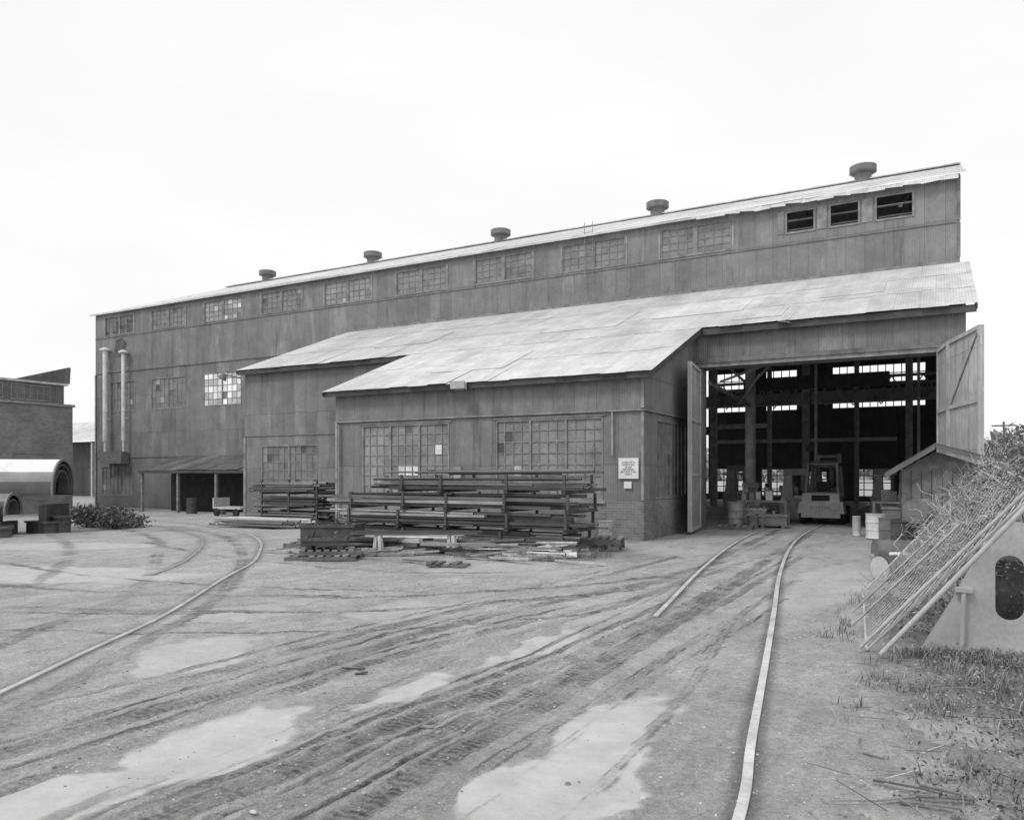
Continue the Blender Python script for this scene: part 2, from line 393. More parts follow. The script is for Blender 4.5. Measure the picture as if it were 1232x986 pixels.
pm=k.mul(pm,k.rng(pm0,0,.6,0,1))
pc=k.mul(.52,k.rng(k.noise(o,2.5,6,.7),.3,.7,.80,1.12))
rim=k.mul(k.mul(pm0,k.math('SUBTRACT',1.,pm0)),.6)
b=k.mul(b,k.math('SUBTRACT',1.,rim))
b=k.mix(k.mul(pm,.88),b,pc)
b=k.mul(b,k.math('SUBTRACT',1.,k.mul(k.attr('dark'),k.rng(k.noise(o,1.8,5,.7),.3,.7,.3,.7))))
b=k.mul(b,k.math('SUBTRACT',1.,k.mul(k.attr('railm'),.45)))
inv=k.math('SUBTRACT',1.,k.mul(pm,.8))
hgt=k.add(k.mul(k.noise(o,24,7,.8),1.0),k.mul(peb,.45)); hgt=k.add(hgt,k.mul(k.mul(rm,k.add(tread,smear)),-.8)); hgt=k.mul(hgt,inv)
nb=k.bump(hgt,.9,.026); nb=k.bump(k.mul(k.noise(o,7,6,.7),inv),.65,.05,nb)
k.b.inputs['Specular IOR Level'].default_value=.35
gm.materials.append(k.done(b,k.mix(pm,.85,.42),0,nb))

def sweep(mb,P,wd,z0,z1,tone=1.):
    T=np.gradient(P,axis=0); T/=np.linalg.norm(T,axis=1)[:,None]; Nn=np.stack([-T[:,1],T[:,0]],1)*wd/2
    for i in range(len(P)-1):
        a,b=P[i],P[i+1]; na,nb_=Nn[i],Nn[i+1]; za,zb=gz(*a),gz(*b)
        mb.hexa([(*(a-na),za+z0),(*(a+na),za+z0),(*(b+nb_),zb+z0),(*(b-nb_),zb+z0),(*(a-na),za+z1),(*(a+na),za+z1),(*(b+nb_),zb+z1),(*(b-nb_),zb+z1)],tone)
def track(label,rails):
    e=thing('railway_track',(*rails[0][0][0],0),label,'railway track')
    for P,tn,zt in rails:
        mb=MB(); sweep(mb,P,.062,-.08,zt,tn); build('rail',mb,M['rail'],e)
track('worn steel rails embedded in dirt leading into the shop doorway',[(railR,1.,.008),(railL_vis,.95,.008)])
track('curved steel rails sunk in the dirt yard beside the building',[(railC,.75,.006),(railC2_vis,.5,-.002)])

# ------------------------------------------------------------------ main building
Bd=thing('industrial_building',(-25,30,0),'long corrugated metal shop building with lean-to sheds and open doorway','building')
def holed(mb,P,u0,u1,z0,z1,holes,th=.08,tone=1.):
    us=sorted({u0,u1,*[h[0] for h in holes],*[h[1] for h in holes]}); zs=sorted({z0,z1,*[h[2] for h in holes],*[h[3] for h in holes]})
    inh=lambda u,z:any(h[0]<u<h[1] and h[2]<z<h[3] for h in holes)
    for i in range(len(us)-1):
        for j in range(len(zs)-1):
            a,b,c,d=us[i],us[i+1],zs[j],zs[j+1]
            if inh((a+b)/2,(c+d)/2): continue
            mb.face([P(a,0,c),P(b,0,c),P(b,0,d),P(a,0,d)],tone); mb.face([P(a,th,c),P(a,th,d),P(b,th,d),P(b,th,c)],tone)
    for a,b,c,d in list(holes)+[(u0,u1,z0,z1)]:
        mb.face([P(a,0,c),P(b,0,c),P(b,th,c),P(a,th,c)],tone);mb.face([P(a,0,d),P(b,0,d),P(b,th,d),P(a,th,d)],tone)
        mb.face([P(a,0,c),P(a,th,c),P(a,th,d),P(a,0,d)],tone);mb.face([P(b,0,c),P(b,th,c),P(b,th,d),P(b,0,d)],tone)
def window(parent,P,u0,u1,z0,z1,cols,rows,posts=(),glassy=True,bright=.02,darkp=.025,bar=.028,base=1.,brightset=(),frtone=1.,postw=2.6):
    fr=MB(); e=.05
    fr.boxf(P,u0,u1,-.02,.05,z0-.03,z0+e,1.05*frtone); fr.boxf(P,u0,u1,-.02,.05,z1-e,z1+.01,.95*frtone)
    fr.boxf(P,u0,u0+e,-.018,.05,z0+e,z1-e,frtone); fr.boxf(P,u1-e,u1,-.018,.05,z0+e,z1-e,frtone)
    for i in range(1,cols):
        u=u0+(u1-u0)*i/cols; wd=bar*(postw if i in posts else 1)
        fr.boxf(P,u-wd/2,u+wd/2,-.016 if i in posts else .012,.045,z0+e,z1-e,frtone)
    for j in range(1,rows):
        zz=z0+(z1-z0)*j/rows; fr.boxf(P,u0+e,u1-e,.014,.043,zz-bar/2,zz+bar/2,frtone)
    wo=build('window',fr,M['frame'],parent)
    wo['_o']=parent['_o']
    if glassy:
        g=MB()
        for i in range(cols):
            for j in range(rows):
                a=u0+(u1-u0)*i/cols;b=u0+(u1-u0)*(i+1)/cols;c=z0+(z1-z0)*j/rows;d=z0+(z1-z0)*(j+1)/rows
                r=R(); t=base*random.choice((.92,.97,1.,1.,1.04,1.1))
                if r<darkp: t=base*U(.35,.6)
                elif r<darkp+bright: t=base*U(1.4,2.2)
                if (i,j) in brightset: t=3.4
                q=[U(-.003,.003) for _ in range(4)]
                g.face([P(a,.035+q[0],c),P(b,.035+q[1],c),P(b,.035+q[2],d),P(a,.035+q[3],d)],t)
        gg=build('glass',g,M['glass'],parent); gg.parent=wo
    return wo

HY=32.6; HP=PY(HY); XL=-50.9; XR=.65; EZ=12.72
up=[(-49.79,-46.76),(-44.89,-41.65),(-39.88,-36.59),(-34.92,-31.76),(-30.01,-26.76),(-25.03,-21.88),(-20.15,-16.98),(-15.37,-12.29),(-10.64,-7.6)]
uph=[(a,b,11.18,12.42) for a,b in up]
op=[(-5.38,-4.38,11.55,12.32),(-3.74,-2.76,11.55,12.34),(-2.10,-.90,11.55,12.38)]
lowh=[(-49.25,-46.6,6.0,8.0),(-45.,-41.65,6.0,8.0),(-40.,-36.66,6.0,8.05),(-50.2,-46.9,.35,2.3)]
mb=MB(); holed(mb,HP,XL,XR,8.7,EZ,uph+op); build('wall',mb,M['wallhi'],Bd)
mb=MB(); holed(mb,PY(HY+.03),XL,-28.1,-.7,8.7,lowh); build('wall',mb,M['wall'],Bd)
for i,(a,b,c,d) in enumerate(uph):
    window(Bd,HP,a,b,c,d,8,4,posts=(4,),bright=.12 if i==2 else .01,darkp=.03 if i else .4,base=[.7,1.,1.6,1.05,1.3,1.05,.95,1.0,1.05][i],frtone=.9,postw=7)
for a,b,c,d in op:
    fr=MB()
    fr.boxf(HP,a-.08,a,-.04,.1,c-.08,d+.05); fr.boxf(HP,b,b+.08,-.04,.1,c-.08,d+.05); fr.boxf(HP,a,b,-.03,.1,c-.08,c); fr.boxf(HP,a,b,-.03,.1,d,d+.05)
    fr.boxf(HP,a,b,.02,.06,(c+d)/2+.04,(c+d)/2+.1,1.2)
    fr.face([HP(a,.02,c+.06),HP(b,.02,c+.06),HP(b,.28,c+.20),HP(a,.28,c+.20)],.8)
    fr.face([HP(a,-.12,c+.44),HP(b,-.12,c+.46),HP(b,.1,c+.52),HP(a,.1,c+.52)],1.3)
    build('window',fr,M['frame'],Bd,label='open pivoting sash window with dark interior')
for a,b in ((-4.24,-3.88),(-2.62,-2.24),(-5.75,-5.5)):
    mb=MB(); mb.box(a,b,HY-.03,HY-.003,11.5,12.4,1.08); build('window_surround',mb,M['trim'],Bd)
for i,(a,b,c,d) in enumerate(lowh):
    window(Bd,PY(HY+.03),a,b,c,d,8,5,posts=(4,),bright=.5 if i==2 else .03,base=2.3 if i==2 else 1.0)
mb=MB(); mb.box(XL,XR,HY-.035,HY-.003,11.03,11.07,.8); mb.box(XL,-28.1,HY-.03,HY-.003,8.66,8.70,.8)
mb.box(-28.1,XR,HY-.05,HY-.003,9.56,9.66,.95)
mb.box(XL-.02,XL+.1,HY-.05,HY-.004,-.5,8.6,1.3); mb.box(XR-.1,XR+.02,HY-.05,HY-.004,9.75,11.02,.8); mb.box(XR-.1,XR+.02,HY-.05,HY-.004,11.1,EZ,.8)
mb.box(XL,-28.1,HY-.03,HY-.003,2.9,2.94,.8)
for a,b in up: mb.box(a-.1,a-.02,HY-.03,HY-.004,11.12,12.45,1.2); mb.box(b+.02,b+.1,HY-.03,HY-.004,11.12,12.45,1.2)
build('wall_trim',mb,M['trim'],Bd)
RY=44.1; RS=.372; RZ=12.6+RS*(RY-HY)
for nm,P in (('gable_wall',PX(XR)),('gable_wall',PXn(XL))):
    mb=MB(); mb.prism(P,[(HY+.1,-.7),(55.5,-.7),(55.5,12.6),(RY,RZ-.05),(HY+.1,12.6)],0,.08); build(nm,mb,M['wall'],Bd)
bh=[(-6.3,-.75,7.75,8.95),(-6.3,-.75,6.15,6.6),(-10.6,-8.5,7.75,8.95),(-10.6,-8.5,6.15,6.6),(-14.5,-11.4,7.75,8.95),(-14.5,-11.4,6.15,6.6),(-10.9,-8.8,.3,2.15),(-4.9,-2.7,.3,2.15),(-8.0,-6.6,.9,2.0),(-2.2,-.9,.5,2.15),(-14,-12,.5,2.2)]
x=-49
while x<-16: bh.append((x,x+5.4,5.2,9.4)); bh.append((x,x+5.4,.4,4.6)); x+=5.8  # unseen back wall openings, added to let more light into the shop
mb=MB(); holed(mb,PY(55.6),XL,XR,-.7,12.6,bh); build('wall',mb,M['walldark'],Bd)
for a,b,c,d in bh:
    if a<-15: continue
    window(Bd,PY(55.6),a,b,c,d,max(2,int((b-a)/.45)),max(1,int((d-c)/.42)),glassy=False,bar=.06)

# --- roofs
def roof(mb,x0,x1,yl,zl,yh,zh,rows,sheet=.72,rag=.05,lift=.006,tone=1.,segs=4,seed=0):
    n=max(1,round((x1-x0)/sheet)); w_=(x1-x0)/n
    for i in range(n):
        for r in range(rows):
            t0=r/rows; t1=min(1,(r+1)/rows+.03)
            dy=yh-yl;dz=zh-zl
            L=math.hypot(dy,dz)
            j=U(-rag,rag) if r==0 else U(-.12,.12)
            ta=t0+j/L
            xa=x0+i*w_; t=tone*(1+.04*(R()-.5)+.03*math.sin(i*.23+r*2.1))
            if R()<.03: t*=.92
            if R()<.04: t*=1.05
            la=lift+U(0,.004); lb=0
            if r==0 and R()<.15: la+=U(-.04,.03)
            k0=len(mb.v)
            for s_ in range(segs+1):
                xx=xa+w_*1.0*s_/segs; wv=U(-.003,.003)
                mb.v.append((xx,yl+dy*ta,zl+dz*ta+wv+la)); mb.v.append((xx,yl+dy*t1,zl+dz*t1+lb))
            for s_ in range(segs):
                q=k0+2*s_; mb.f.append((q,q+2,q+3,q+1)); mb.t.append(t)
LS=.39; LZ=lambda y:4.62+LS*(y-19.9)
MX0,MX1,MY=-18.15,-7.1,20.25
mb=MB()
roof(mb,-28.35,.95,24.85,LZ(24.85),32.55,LZ(32.55),3)
roof(mb,MX0-.3,-6.75,19.85,LZ(19.85),24.95,LZ(24.95),2,tone=1.01)
for (xa,xb,ya,yb,t) in ((-13.5,-10.4,26.6,29.2,1.08),(-9.2,-6.0,27.2,29.4,1.07),(-3.6,-1.6,28.,30,.93),(-15,-12.2,21.4,23.6,1.07),(-22,-19,27,29,.95),(-6,-4.4,25.6,27,1.07)):
    e_=.02; mb.face([(xa,ya,LZ(ya)+e_),(xb,ya,LZ(ya)+e_),(xb,yb,LZ(yb)+e_),(xa,yb,LZ(yb)+e_)],t)
    mb.face([(xa,ya,LZ(ya)+e_),(xb,ya,LZ(ya)+e_),(xb,ya+.02,LZ(ya)+.002),(xa,ya+.02,LZ(ya)+.002)],.5)
build('roof',mb,M['roof'],Bd,label='pale weathered corrugated lean-to roof')
mb=MB()
mb.box(-28.25,MX0-.33,24.92,24.98,LZ(24.9)-.22,LZ(24.9)-.04); mb.box(-6.75,.9,24.92,24.98,LZ(24.9)-.24,LZ(24.9)-.04)
mb.box(MX0-.25,-6.8,19.95,20.0,LZ(19.95)-.2,LZ(19.95)-.04)
mb.beam((MX0-.27,19.9,LZ(19.9)-.1),(MX0-.27,24.9,LZ(24.9)-.1),.05,.14); mb.beam((-6.80,19.9,LZ(19.9)-.12),(-6.80,24.9,LZ(24.9)-.12),.05,.16)
mb.beam((-28.3,24.9,LZ(24.9)-.1),(-28.3,32.5,LZ(32.5)-.1),.05,.14); mb.beam((.9,24.9,LZ(24.9)-.1),(.9,32.5,LZ(32.5)-.1),.05,.16)
build('fascia',mb,M['darksteel'],Bd)
mb=MB()
EY0=HY-.22
ez=lambda y:12.72+RS*(y-EY0)
roof(mb,XL-.3,XR+.25,EY0,12.72,RY,ez(RY),5,rag=.04,tone=1.1)
mb.face([(XL-.3,RY,ez(RY)),(XR+.25,RY,ez(RY)),(XR+.25,56,12.6),(XL-.3,56,12.6)],.9)
mb.box(XL-.3,XR+.25,RY-.25,RY+.25,ez(RY)+.01,ez(RY)+.06,1.1)
mb.box(XL-.3,-9.0,EY0-.02,EY0-.003,12.63,12.73,1.05)
xx=-9.
while xx<.3:
    dz=.05*math.sin(xx*3.1)-.05*R(); x2=min(xx+.6,XR+.24)
    mb.face([(xx,EY0-.05-.04*R(),12.6+dz),(x2,EY0-.05-.04*R(),12.58-.04*R()),(x2,EY0+.01,12.74),(xx,EY0+.01,12.74)],U(.95,1.1)); xx+=.6
build('roof',mb,M['roof'],Bd,label='low pitched corrugated main roof')
for xx in (-3.5,-14.6,-25.3,-36.0,-46.6):
    mb=MB(); rz=ez(RY)
    mb.lathe((xx,RY,rz-.2),[(.42,0),(.42,.55),(.46,.55),(.46,.6),(.62,.62),(.66,.64),(.66,.94),(.62,.96),(.2,1.0)],28)
    build('roof_ventilator',mb,M['steel'],Bd,smooth=True)
# --- third bay
mb=MB(); wy=25.2; h3=[(-27.,-23.6,.85,3.1)]
holed(mb,PY(wy),-28.1,MX0-.05,-.6,LZ(wy)-.12,h3); build('wall',mb,M['wall'],Bd)
window(Bd,PY(wy),*h3[0],10,6,posts=(5,),base=.95)
mb=MB(); mb.prism(PXn(-28.1),[(25.29,-.6),(32.5,-.6),(32.5,LZ(32.5)-.06),(25.29,LZ(25.29)-.06)],0,.08); build('wall',mb,M['wall'],Bd)
mb=MB(); mb.box(-28.12,MX0-.07,wy-.04,wy-.002,3.53,3.57,.9); mb.box(-28.14,-28.0,wy-.04,wy-.003,-.4,3.5,1.1); build('wall_trim',mb,M['trim'],Bd)
# --- projecting bay
mw=[(-17.,-13.5,1.1,3.45),(-11.8,-8.3,1.1,3.45)]
mb=MB(); holed(mb,PY(MY),MX0,MX1,3.6,LZ(MY)-.10,[]); build('wall',mb,M['wall'],Bd)
mb=MB(); holed(mb,PY(MY+.04),MX0,MX1,1.07,3.6,mw); build('wall',mb,M['wall'],Bd)
mb=MB(); holed(mb,PY(MY+.02),MX0,MX1,-.3,1.07,[],th=.2)
holed(mb,PX(MX1-.02),MY+.23,25.1,-.3,1.07,[],th=.2); build('plinth',mb,M['brick'],Bd,label='brick base below the corrugated siding')
window(Bd,PY(MY+.04),*mw[0],12,7,posts=(4,8),brightset={(5,2),(6,2),(7,2),(10,4)},base=1.2)
window(Bd,PY(MY+.04),*mw[1],12,7,posts=(4,8),base=1.1,bright=.02,darkp=.04)
mb=MB(); holed(mb,PX(MX1),MY,25.2,3.6,4.55,[]); mb.prism(PX(MX1),[(MY,4.553),(25.2,4.553),(25.2,LZ(25.2)-.1),(MY,LZ(MY)-.1)],0,.08,1.)
holed(mb,PX(MX1-.04),MY+.05,25.2,1.07,3.6,[(21.4,24.4,1.12,3.4)]); build('wall',mb,M['wall'],Bd)
window(Bd,PX(MX1-.04),21.4,24.4,1.12,3.4,8,7,posts=(4,),base=.9)
mb=MB(); mb.prism(PXn(MX0),[(MY+.1,-.6),(25.2,-.6),(25.2,LZ(25.2)-.1),(MY+.1,LZ(MY+.1)-.1)],0,.08); build('wall',mb,M['wall'],Bd)
mb=MB(); mb.box(MX0-.03,MX1+.04,MY-.04,MY-.003,3.575,3.61,1.15); mb.box(MX1+.003,MX1+.04,MY+.0,25.15,3.575,3.61,1.1)
mb.box(MX1-.07,MX1+.02,MY-.03,MY-.002,3.64,LZ(MY)-.15,1.2); mb.box(MX1-.07,MX1+.0,MY-.0,MY+.038,1.1,3.55,1.2); mb.box(MX0,MX0+.1,MY-.03,MY+.038,-.1,3.55,1.2)
for a,b,c,d in mw: mb.box(a-.08,b+.08,MY-.06,MY+.036,c-.10,c-.04,1.1); mb.box(a-.08,b+.08,MY-.0,MY+.036,d+.015,d+.05,1.)
build('wall_trim',mb,M['trim'],Bd)
mb=MB(); mb.beam((-12.8,20.2,4.55),(-12.8,19.8,4.62),.04,.04); mb.hexa([(-13.05,19.66,4.42),(-12.55,19.66,4.42),(-12.6,19.9,4.4),(-13,19.9,4.4),(-13.05,19.62,4.64),(-12.55,19.62,4.64),(-12.6,19.9,4.6),(-13,19.9,4.6)],1.); build('floodlight',mb,M['galv'],Bd)
mb=MB(); mb.beam((-28.1,25.,6.2),(-28.6,24.5,6.35),.05,.05); mb.tube((-28.6,24.5,6.4),(-28.7,24.4,6.15),.1,.22,12); build('floodlight',mb,M['steel'],Bd)
mb=MB(); mb.tube((-8.0,MY-.05,3.55),(-8.0,MY-.05,2.35),.02,n=6); build('conduit',mb,M['trimlight'],Bd)
mb=MB(); mb.tube((MX0+.2,MY-.06,.3),(MX0+.2,MY-.06,3.5),.035,n=8); build('downpipe',mb,M['trim'],Bd)
mb=MB(); mb.box(-13.25,-13.0,MY-.1,MY-.003,1.7,2.05,1.3); build('switch_box',mb,M['trim'],Bd)
# --- doorway bay
DX0,DX1=-6.78,-.05
mb=MB(); holed(mb,PY(25.2),MX1,.65,-.5,LZ(25.2)-.1,[(DX0,DX1,-.49,5.38)]); build('wall',mb,M['wall'],Bd)
mb=MB(); mb.prism(PX(.65),[(25.29,-.5),(32.5,-.5),(32.5,LZ(32.5)-.06),(25.29,LZ(25.29)-.06)],0,.08); build('wall',mb,M['wall'],Bd)
mb=MB(); mb.box(DX0-.5,DX1+.8,25.05,25.19,5.3,5.5,1.5); mb.box(DX0-.1,DX0+.03,25.29,25.45,0,5.38,.6); mb.box(DX1-.03,DX1+.1,25.29,25.45,0,5.38,.6); mb.box(DX0,DX1,25.29,25.5,5.25,5.45,.7)
mb.box(DX0-.5,DX1+.6,24.98,25.04,5.42,5.56,.7)
build('door_frame',mb,M['trim'],Bd)
mb=MB(); mb.beam((-4.4,24.82,6.55),(-4.0,24.78,6.46),.25,.02,1.); build('loose_flashing',mb,M['trimlight'],Bd,label='bent loose flashing hanging at the eave')
def leafdoor(a,b,z0,z1,nbay,lab,diag=False):
    a=Vector(a+(0,));b=Vector(b+(0,)); u=(b-a); L=u.length; u/=L; n=Vector((-u.y,u.x,0))
    P=lambda s,w_,z_:tuple(a+u*s+n*w_+Vector((0,0,z_)))
    m1=MB(); m1.boxf(P,0,L,-.02,.02,z0,z1,1.); d=build('door_leaf',m1,M['leaf'],Bd,label=lab); d['_o']=Bd['_o']
    m2=MB()
    for sgn in (1,-1):
        w0,w1=(.022,.06) if sgn>0 else (-.06,-.022)
        for s in (0,L-.09): m2.boxf(P,s,s+.09,w0,w1,z0,z1,1.)
        for j in range(nbay+1):
            zz=z0+(z1-z0-.1)*j/nbay; m2.boxf(P,.092,L-.092,w0,w1,zz,zz+.1,1.)
        if diag:
            for j in (0,nbay-1):
                za=z0+(z1-z0-.13)*j/nbay+.13; zb=z0+(z1-z0-.13)*(j+1)/nbay
                m2.beam(P(.14,(w0+w1)/2,za),P(L-.14,(w0+w1)/2,zb),.03,.05,.9)
    f_=build('door_brace',m2,M['trimlight'],Bd); f_.parent=d
leafdoor((-6.86,25.0),(-6.58,22.9),.08,5.22,3,'open corrugated door leaf folded beside the bay')
leafdoor((-.02,25.0),(.22,23.5),.1,5.35,3,'inner panel of the open folding door')
leafdoor((.24,23.48),(.86,21.25),.1,5.35,3,'pale braced outer panel of the open door',diag=True)
# --- interior steel
def col_(x,y,z1,w_=.3,t=1.):
    m=MB(); m.box(x-w_/2,x+w_/2,y-.02,y+.02,0,z1,t); m.box(x-w_/2,x-w_/2+.025,y-w_/2,y-.022,0,z1,t); m.box(x-w_/2,x-w_/2+.025,y+.022,y+w_/2,0,z1,t)
    m.box(x+w_/2-.025,x+w_/2,y-w_/2,y-.022,0,z1,t); m.box(x+w_/2-.025,x+w_/2,y+.022,y+w_/2,0,z1,t)
    build('column',m,M['column'],Bd)
for x in (-27,-21,-15,-6.8,.2): col_(x,32.5,9.3,.36,1.7)
for x in (-26,-21.1,-16.2,-11.25,-6.3,-1.35): col_(x,44,12,.34,2.2)
for x in (-9.3,-4.3): col_(x,50,9,.25,2.)
for x in (-5.0,-.8): col_(x,38,7,.12,2.2)
mb=MB()
mb.box(-28,.5,32.35,32.6,7.0,7.6,.9); mb.box(-28,.5,32.3,32.65,6.95,7.0,1.)
mb.box(-50,.5,43.85,44.15,5.6,6.2,1.4); mb.box(-50,.5,43.7,44.3,5.55,5.6,2.)
mb.box(-50,.5,37.8,38.1,6.9,7.5)
for x in (-11.2,-6.3,-1.3,-16,-21):
    mb.beam((x,32.7,9.4),(x,55,9.4),.12,.14); mb.beam((x,32.7,12),(x,44,16.2),.12,.14); mb.beam((x,44,16.2),(x,55,12),.12,.14)
    for j in range(6):
        y0=33+j*3.6; mb.beam((x,y0,9.4),(x,y0+1.8,12.4),.08,.08); mb.beam((x,y0+1.8,12.4),(x,y0+3.6,9.4),.08,.08)
for x in (-7.0,-.6,-3.7): mb.beam((x,25.4,6.0),(x,32.4,8.6),.1,.16,1.4)
mb.beam((-6.6,32.3,5.6),(-5.2,32.3,7.0),.08,.1,1.6); mb.beam((-7,32.3,5.6),(-8.4,32.3,7.0),.08,.1,1.6)
for y in (27.5,30): mb.box(-28,.5,y-.04,y+.04,LZ(y)-.28,LZ(y)-.14,1.3)
mb.beam((-6.4,25.9,4.9),(-4.9,27.5,5.7),.06,.08); mb.beam((-5.2,26.2,5.1),(-6.5,29,4.4),.05,.05)
mb.beam((-6.8,32.4,4.6),(-6.8,26,4.9),.08,.12); mb.box(-9,-6.8,36,36.15,3.9,4.1,1.8); mb.box(-12,-2,46,46.15,3.6,3.8,2.2)
for y in (46,50):
    mb.box(-12,.4,y-.08,y+.08,7.0,7.15,1.6)
    for j in range(8): mb.beam((-12+j*1.5,y,5.9),(-11.25+j*1.5,y,7.05),.06,.06,1.6); mb.beam((-11.25+j*1.5,y,7.05),(-10.5+j*1.5,y,5.9),.06,.06,1.6)
build('roof_steelwork',mb,M['column'],Bd)
mb=MB(); mb.box(-8.5,-2,39,39.5,5.9,6.5,.8); build('crane_girder',mb,M['steel'],Bd)
mb=MB(); mb.tube((-5.4,39.2,5.9),(-5.4,39.2,3.2),.02); mb.box(-5.6,-5.2,39,39.4,2.9,3.2); build('hoist',mb,M['steel'],Bd)
# --- vents on wall
for xx,zt,zb,rr in ((-49.3,10.1,4.0,.15),(-47.35,9.8,4.0,.115)):
    mb=MB(); y=HY-.35
    mb.tube((xx,y,zb),(xx,y,zt),rr,n=14); mb.lathe((xx,y,zt),[(rr+.02,-.05),(rr+.19,.02),(rr+.19,.10),(.1,.22)],14)
    for zz in np.arange(zb+.8,zt,1.2): mb.lathe((xx,y,zz),[(rr,0),(rr+.02,.01),(rr+.02,.04),(rr,.05)],14)
    mb.tube((xx,y,zb+.02),(xx,y,3.3),rr*.6,rr*.6,n=14)
    for zz in (zb+1.5,zt-1.): mb.box(xx-.03,xx+.03,y+rr+.02,HY-.002,zz,zz+.05)
    build('vent_stack',mb,M['white'],Bd,smooth=True,label='white sheet metal exhaust stack')
mb=MB(); mb.box(-49.5,-47.2,HY-.6,HY-.06,2.5,3.28,1.); mb.tube((-48.35,HY-.35,2.5),(-48.35,HY-.35,1.7),.09); build('dust_collector',mb,M['steel'],Bd)
mb=MB(); mb.face([(-48.9,HY-.01,9.7),(-47.7,HY-.01,9.6),(-47.5,HY-.01,10.5),(-48.0,HY-.01,10.95),(-48.6,HY-.01,10.8),(-48.8,HY-.01,10.3)],1.); build('soot_stained_sheet',mb,M['dirt'],Bd,label='soot darkened sheet above the exhaust stacks')
mb=MB()
for x in (-14.2,-13.8): mb.beam((x,HY-.15,10.3),(x,HY-.15,13.3),.022,.022)
for zz in np.arange(10.4,13.2,.3): mb.beam((-14.2,HY-.15,zz),(-13.8,HY-.15,zz),.014,.014)
build('ladder',mb,M['trim'],Bd)
# canopy with posts
mb=MB()
n=16
for i in range(n):
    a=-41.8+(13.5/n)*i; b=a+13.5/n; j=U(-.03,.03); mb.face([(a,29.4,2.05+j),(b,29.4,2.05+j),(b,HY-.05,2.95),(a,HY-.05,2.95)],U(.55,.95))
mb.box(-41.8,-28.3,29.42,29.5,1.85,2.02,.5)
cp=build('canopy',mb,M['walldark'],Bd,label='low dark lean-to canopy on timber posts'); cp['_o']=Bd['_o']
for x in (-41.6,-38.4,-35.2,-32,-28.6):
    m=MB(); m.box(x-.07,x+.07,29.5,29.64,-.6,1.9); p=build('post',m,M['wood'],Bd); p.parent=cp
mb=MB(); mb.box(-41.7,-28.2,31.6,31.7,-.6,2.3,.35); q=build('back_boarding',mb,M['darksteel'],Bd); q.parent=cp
def text(body,size,P0,rot,parent,mat,width=None):
    cu=bpy.data.curves.new('lettering','FONT'); cu.body=body; cu.size=size; cu.align_x='CENTER'; cu.align_y='CENTER'; cu.extrude=.002; cu.space_line=.95
    t=bpy.data.objects.new('t',cu); col.objects.link(t); dg=bpy.context.evaluated_depsgraph_get(); me=bpy.data.meshes.new_from_object(t.evaluated_get(dg))
    bpy.data.objects.remove(t)
    if width:
        ws=[v.co.x for v in me.vertices]; s=width/(max(ws)-min(ws)); me.transform(Matrix.Diagonal((s,1,1,1)))
    ob=bpy.data.objects.new('lettering',me); col.objects.link(ob); me.materials.clear(); me.materials.append(mat)
    a=me.attributes.new('tone','FLOAT','FACE'); a.data.foreach_set('value',[1.]*len(me.polygons))
    ob.parent=parent; ob.location=Vector(P0)-Vector(parent['_o']); ob.rotation_euler=rot; return ob
mb=MB(); mb.box(-7.82,-7.24,MY-.03,MY+.0,1.70,2.27); sg=build('sign',mb,M['white'],None,label='white safety notice board fixed to corrugated wall',category='sign')
text('HARD HATS\nSAFETY EYE\nGLASS\nREQUIRED\nBEYOND THIS\nPOINT',.07,(-7.53,MY-.034,1.985),(math.radians(90),0,0),sg,M['steel'])
mb=MB(); mb.box(-7.66,-7.44,MY-.03,MY+.0,1.43,1.62); sg=build('sign',mb,M['white'],None,label='small white notice below the safety board',category='sign')

# ------------------------------------------------------------------ left neighbours
Bb=thing('brick_building',(-50,24,0),'low brick building with flat roof and corrugated penthouse','building')
mb=MB(); mb.box(-58,-45,12,27.4,-.7,5.75); build('wall',mb,M['brick'],Bb)
mb=MB(); mb.box(-58,-44.9,12,27.5,5.753,5.9,1.2); mb.box(-57,-45.1,13,27.2,7.0,7.12,2.2); build('roof',mb,M['trim'],Bb)
mb=MB(); mb.box(-57,-45.2,13,27,5.903,6.99); build('penthouse',mb,M['walldark'],Bb)
window(Bb,PX(-45.18),21,23.6,6.0,6.85,6,2,base=.35); window(Bb,PX(-45.18),24,26.2,6.0,6.85,6,2,base=.35)
window(Bb,PX(-44.98),20.5,23.3,1.2,3.0,6,4,base=.7); window(Bb,PX(-44.98),24,26.4,1.2,3.0,6,4,base=2.)
mb=MB(); mb.hexa([(-52,25.6,7.13),(-45.1,24.2,7.13),(-45.1,27.3,7.13),(-52,27.6,7.13),(-52,27.0,7.14),(-45.1,27.2,8.1),(-45.1,27.35,8.1),(-52,27.6,7.2)]); build('monitor_roof',mb,M['walldark'],Bb)
Bs=thing('shed',(-75,46,0),'distant pale roofed open shed between the buildings','shed')
mb=MB(); mb.box(-86,-62,47,60,-1,5.0,.5); build('wall',mb,M['walldark'],Bs)
for x in (-84,-80,-76,-72,-68,-64):
    mb=MB(); mb.box(x-.12,x+.12,45.7,45.95,-1,4.95,1.); build('post',mb,M['trimlight'],Bs)
mb=MB(); mb.face([(-87,45.5,5.),(-61,45.5,5.),(-61,53,7.6),(-87,53,7.6)]); mb.face([(-87,53,7.6),(-61,53,7.6),(-61,60.5,5),(-87,60.5,5)]); build('roof',mb,M['roof'],Bs)
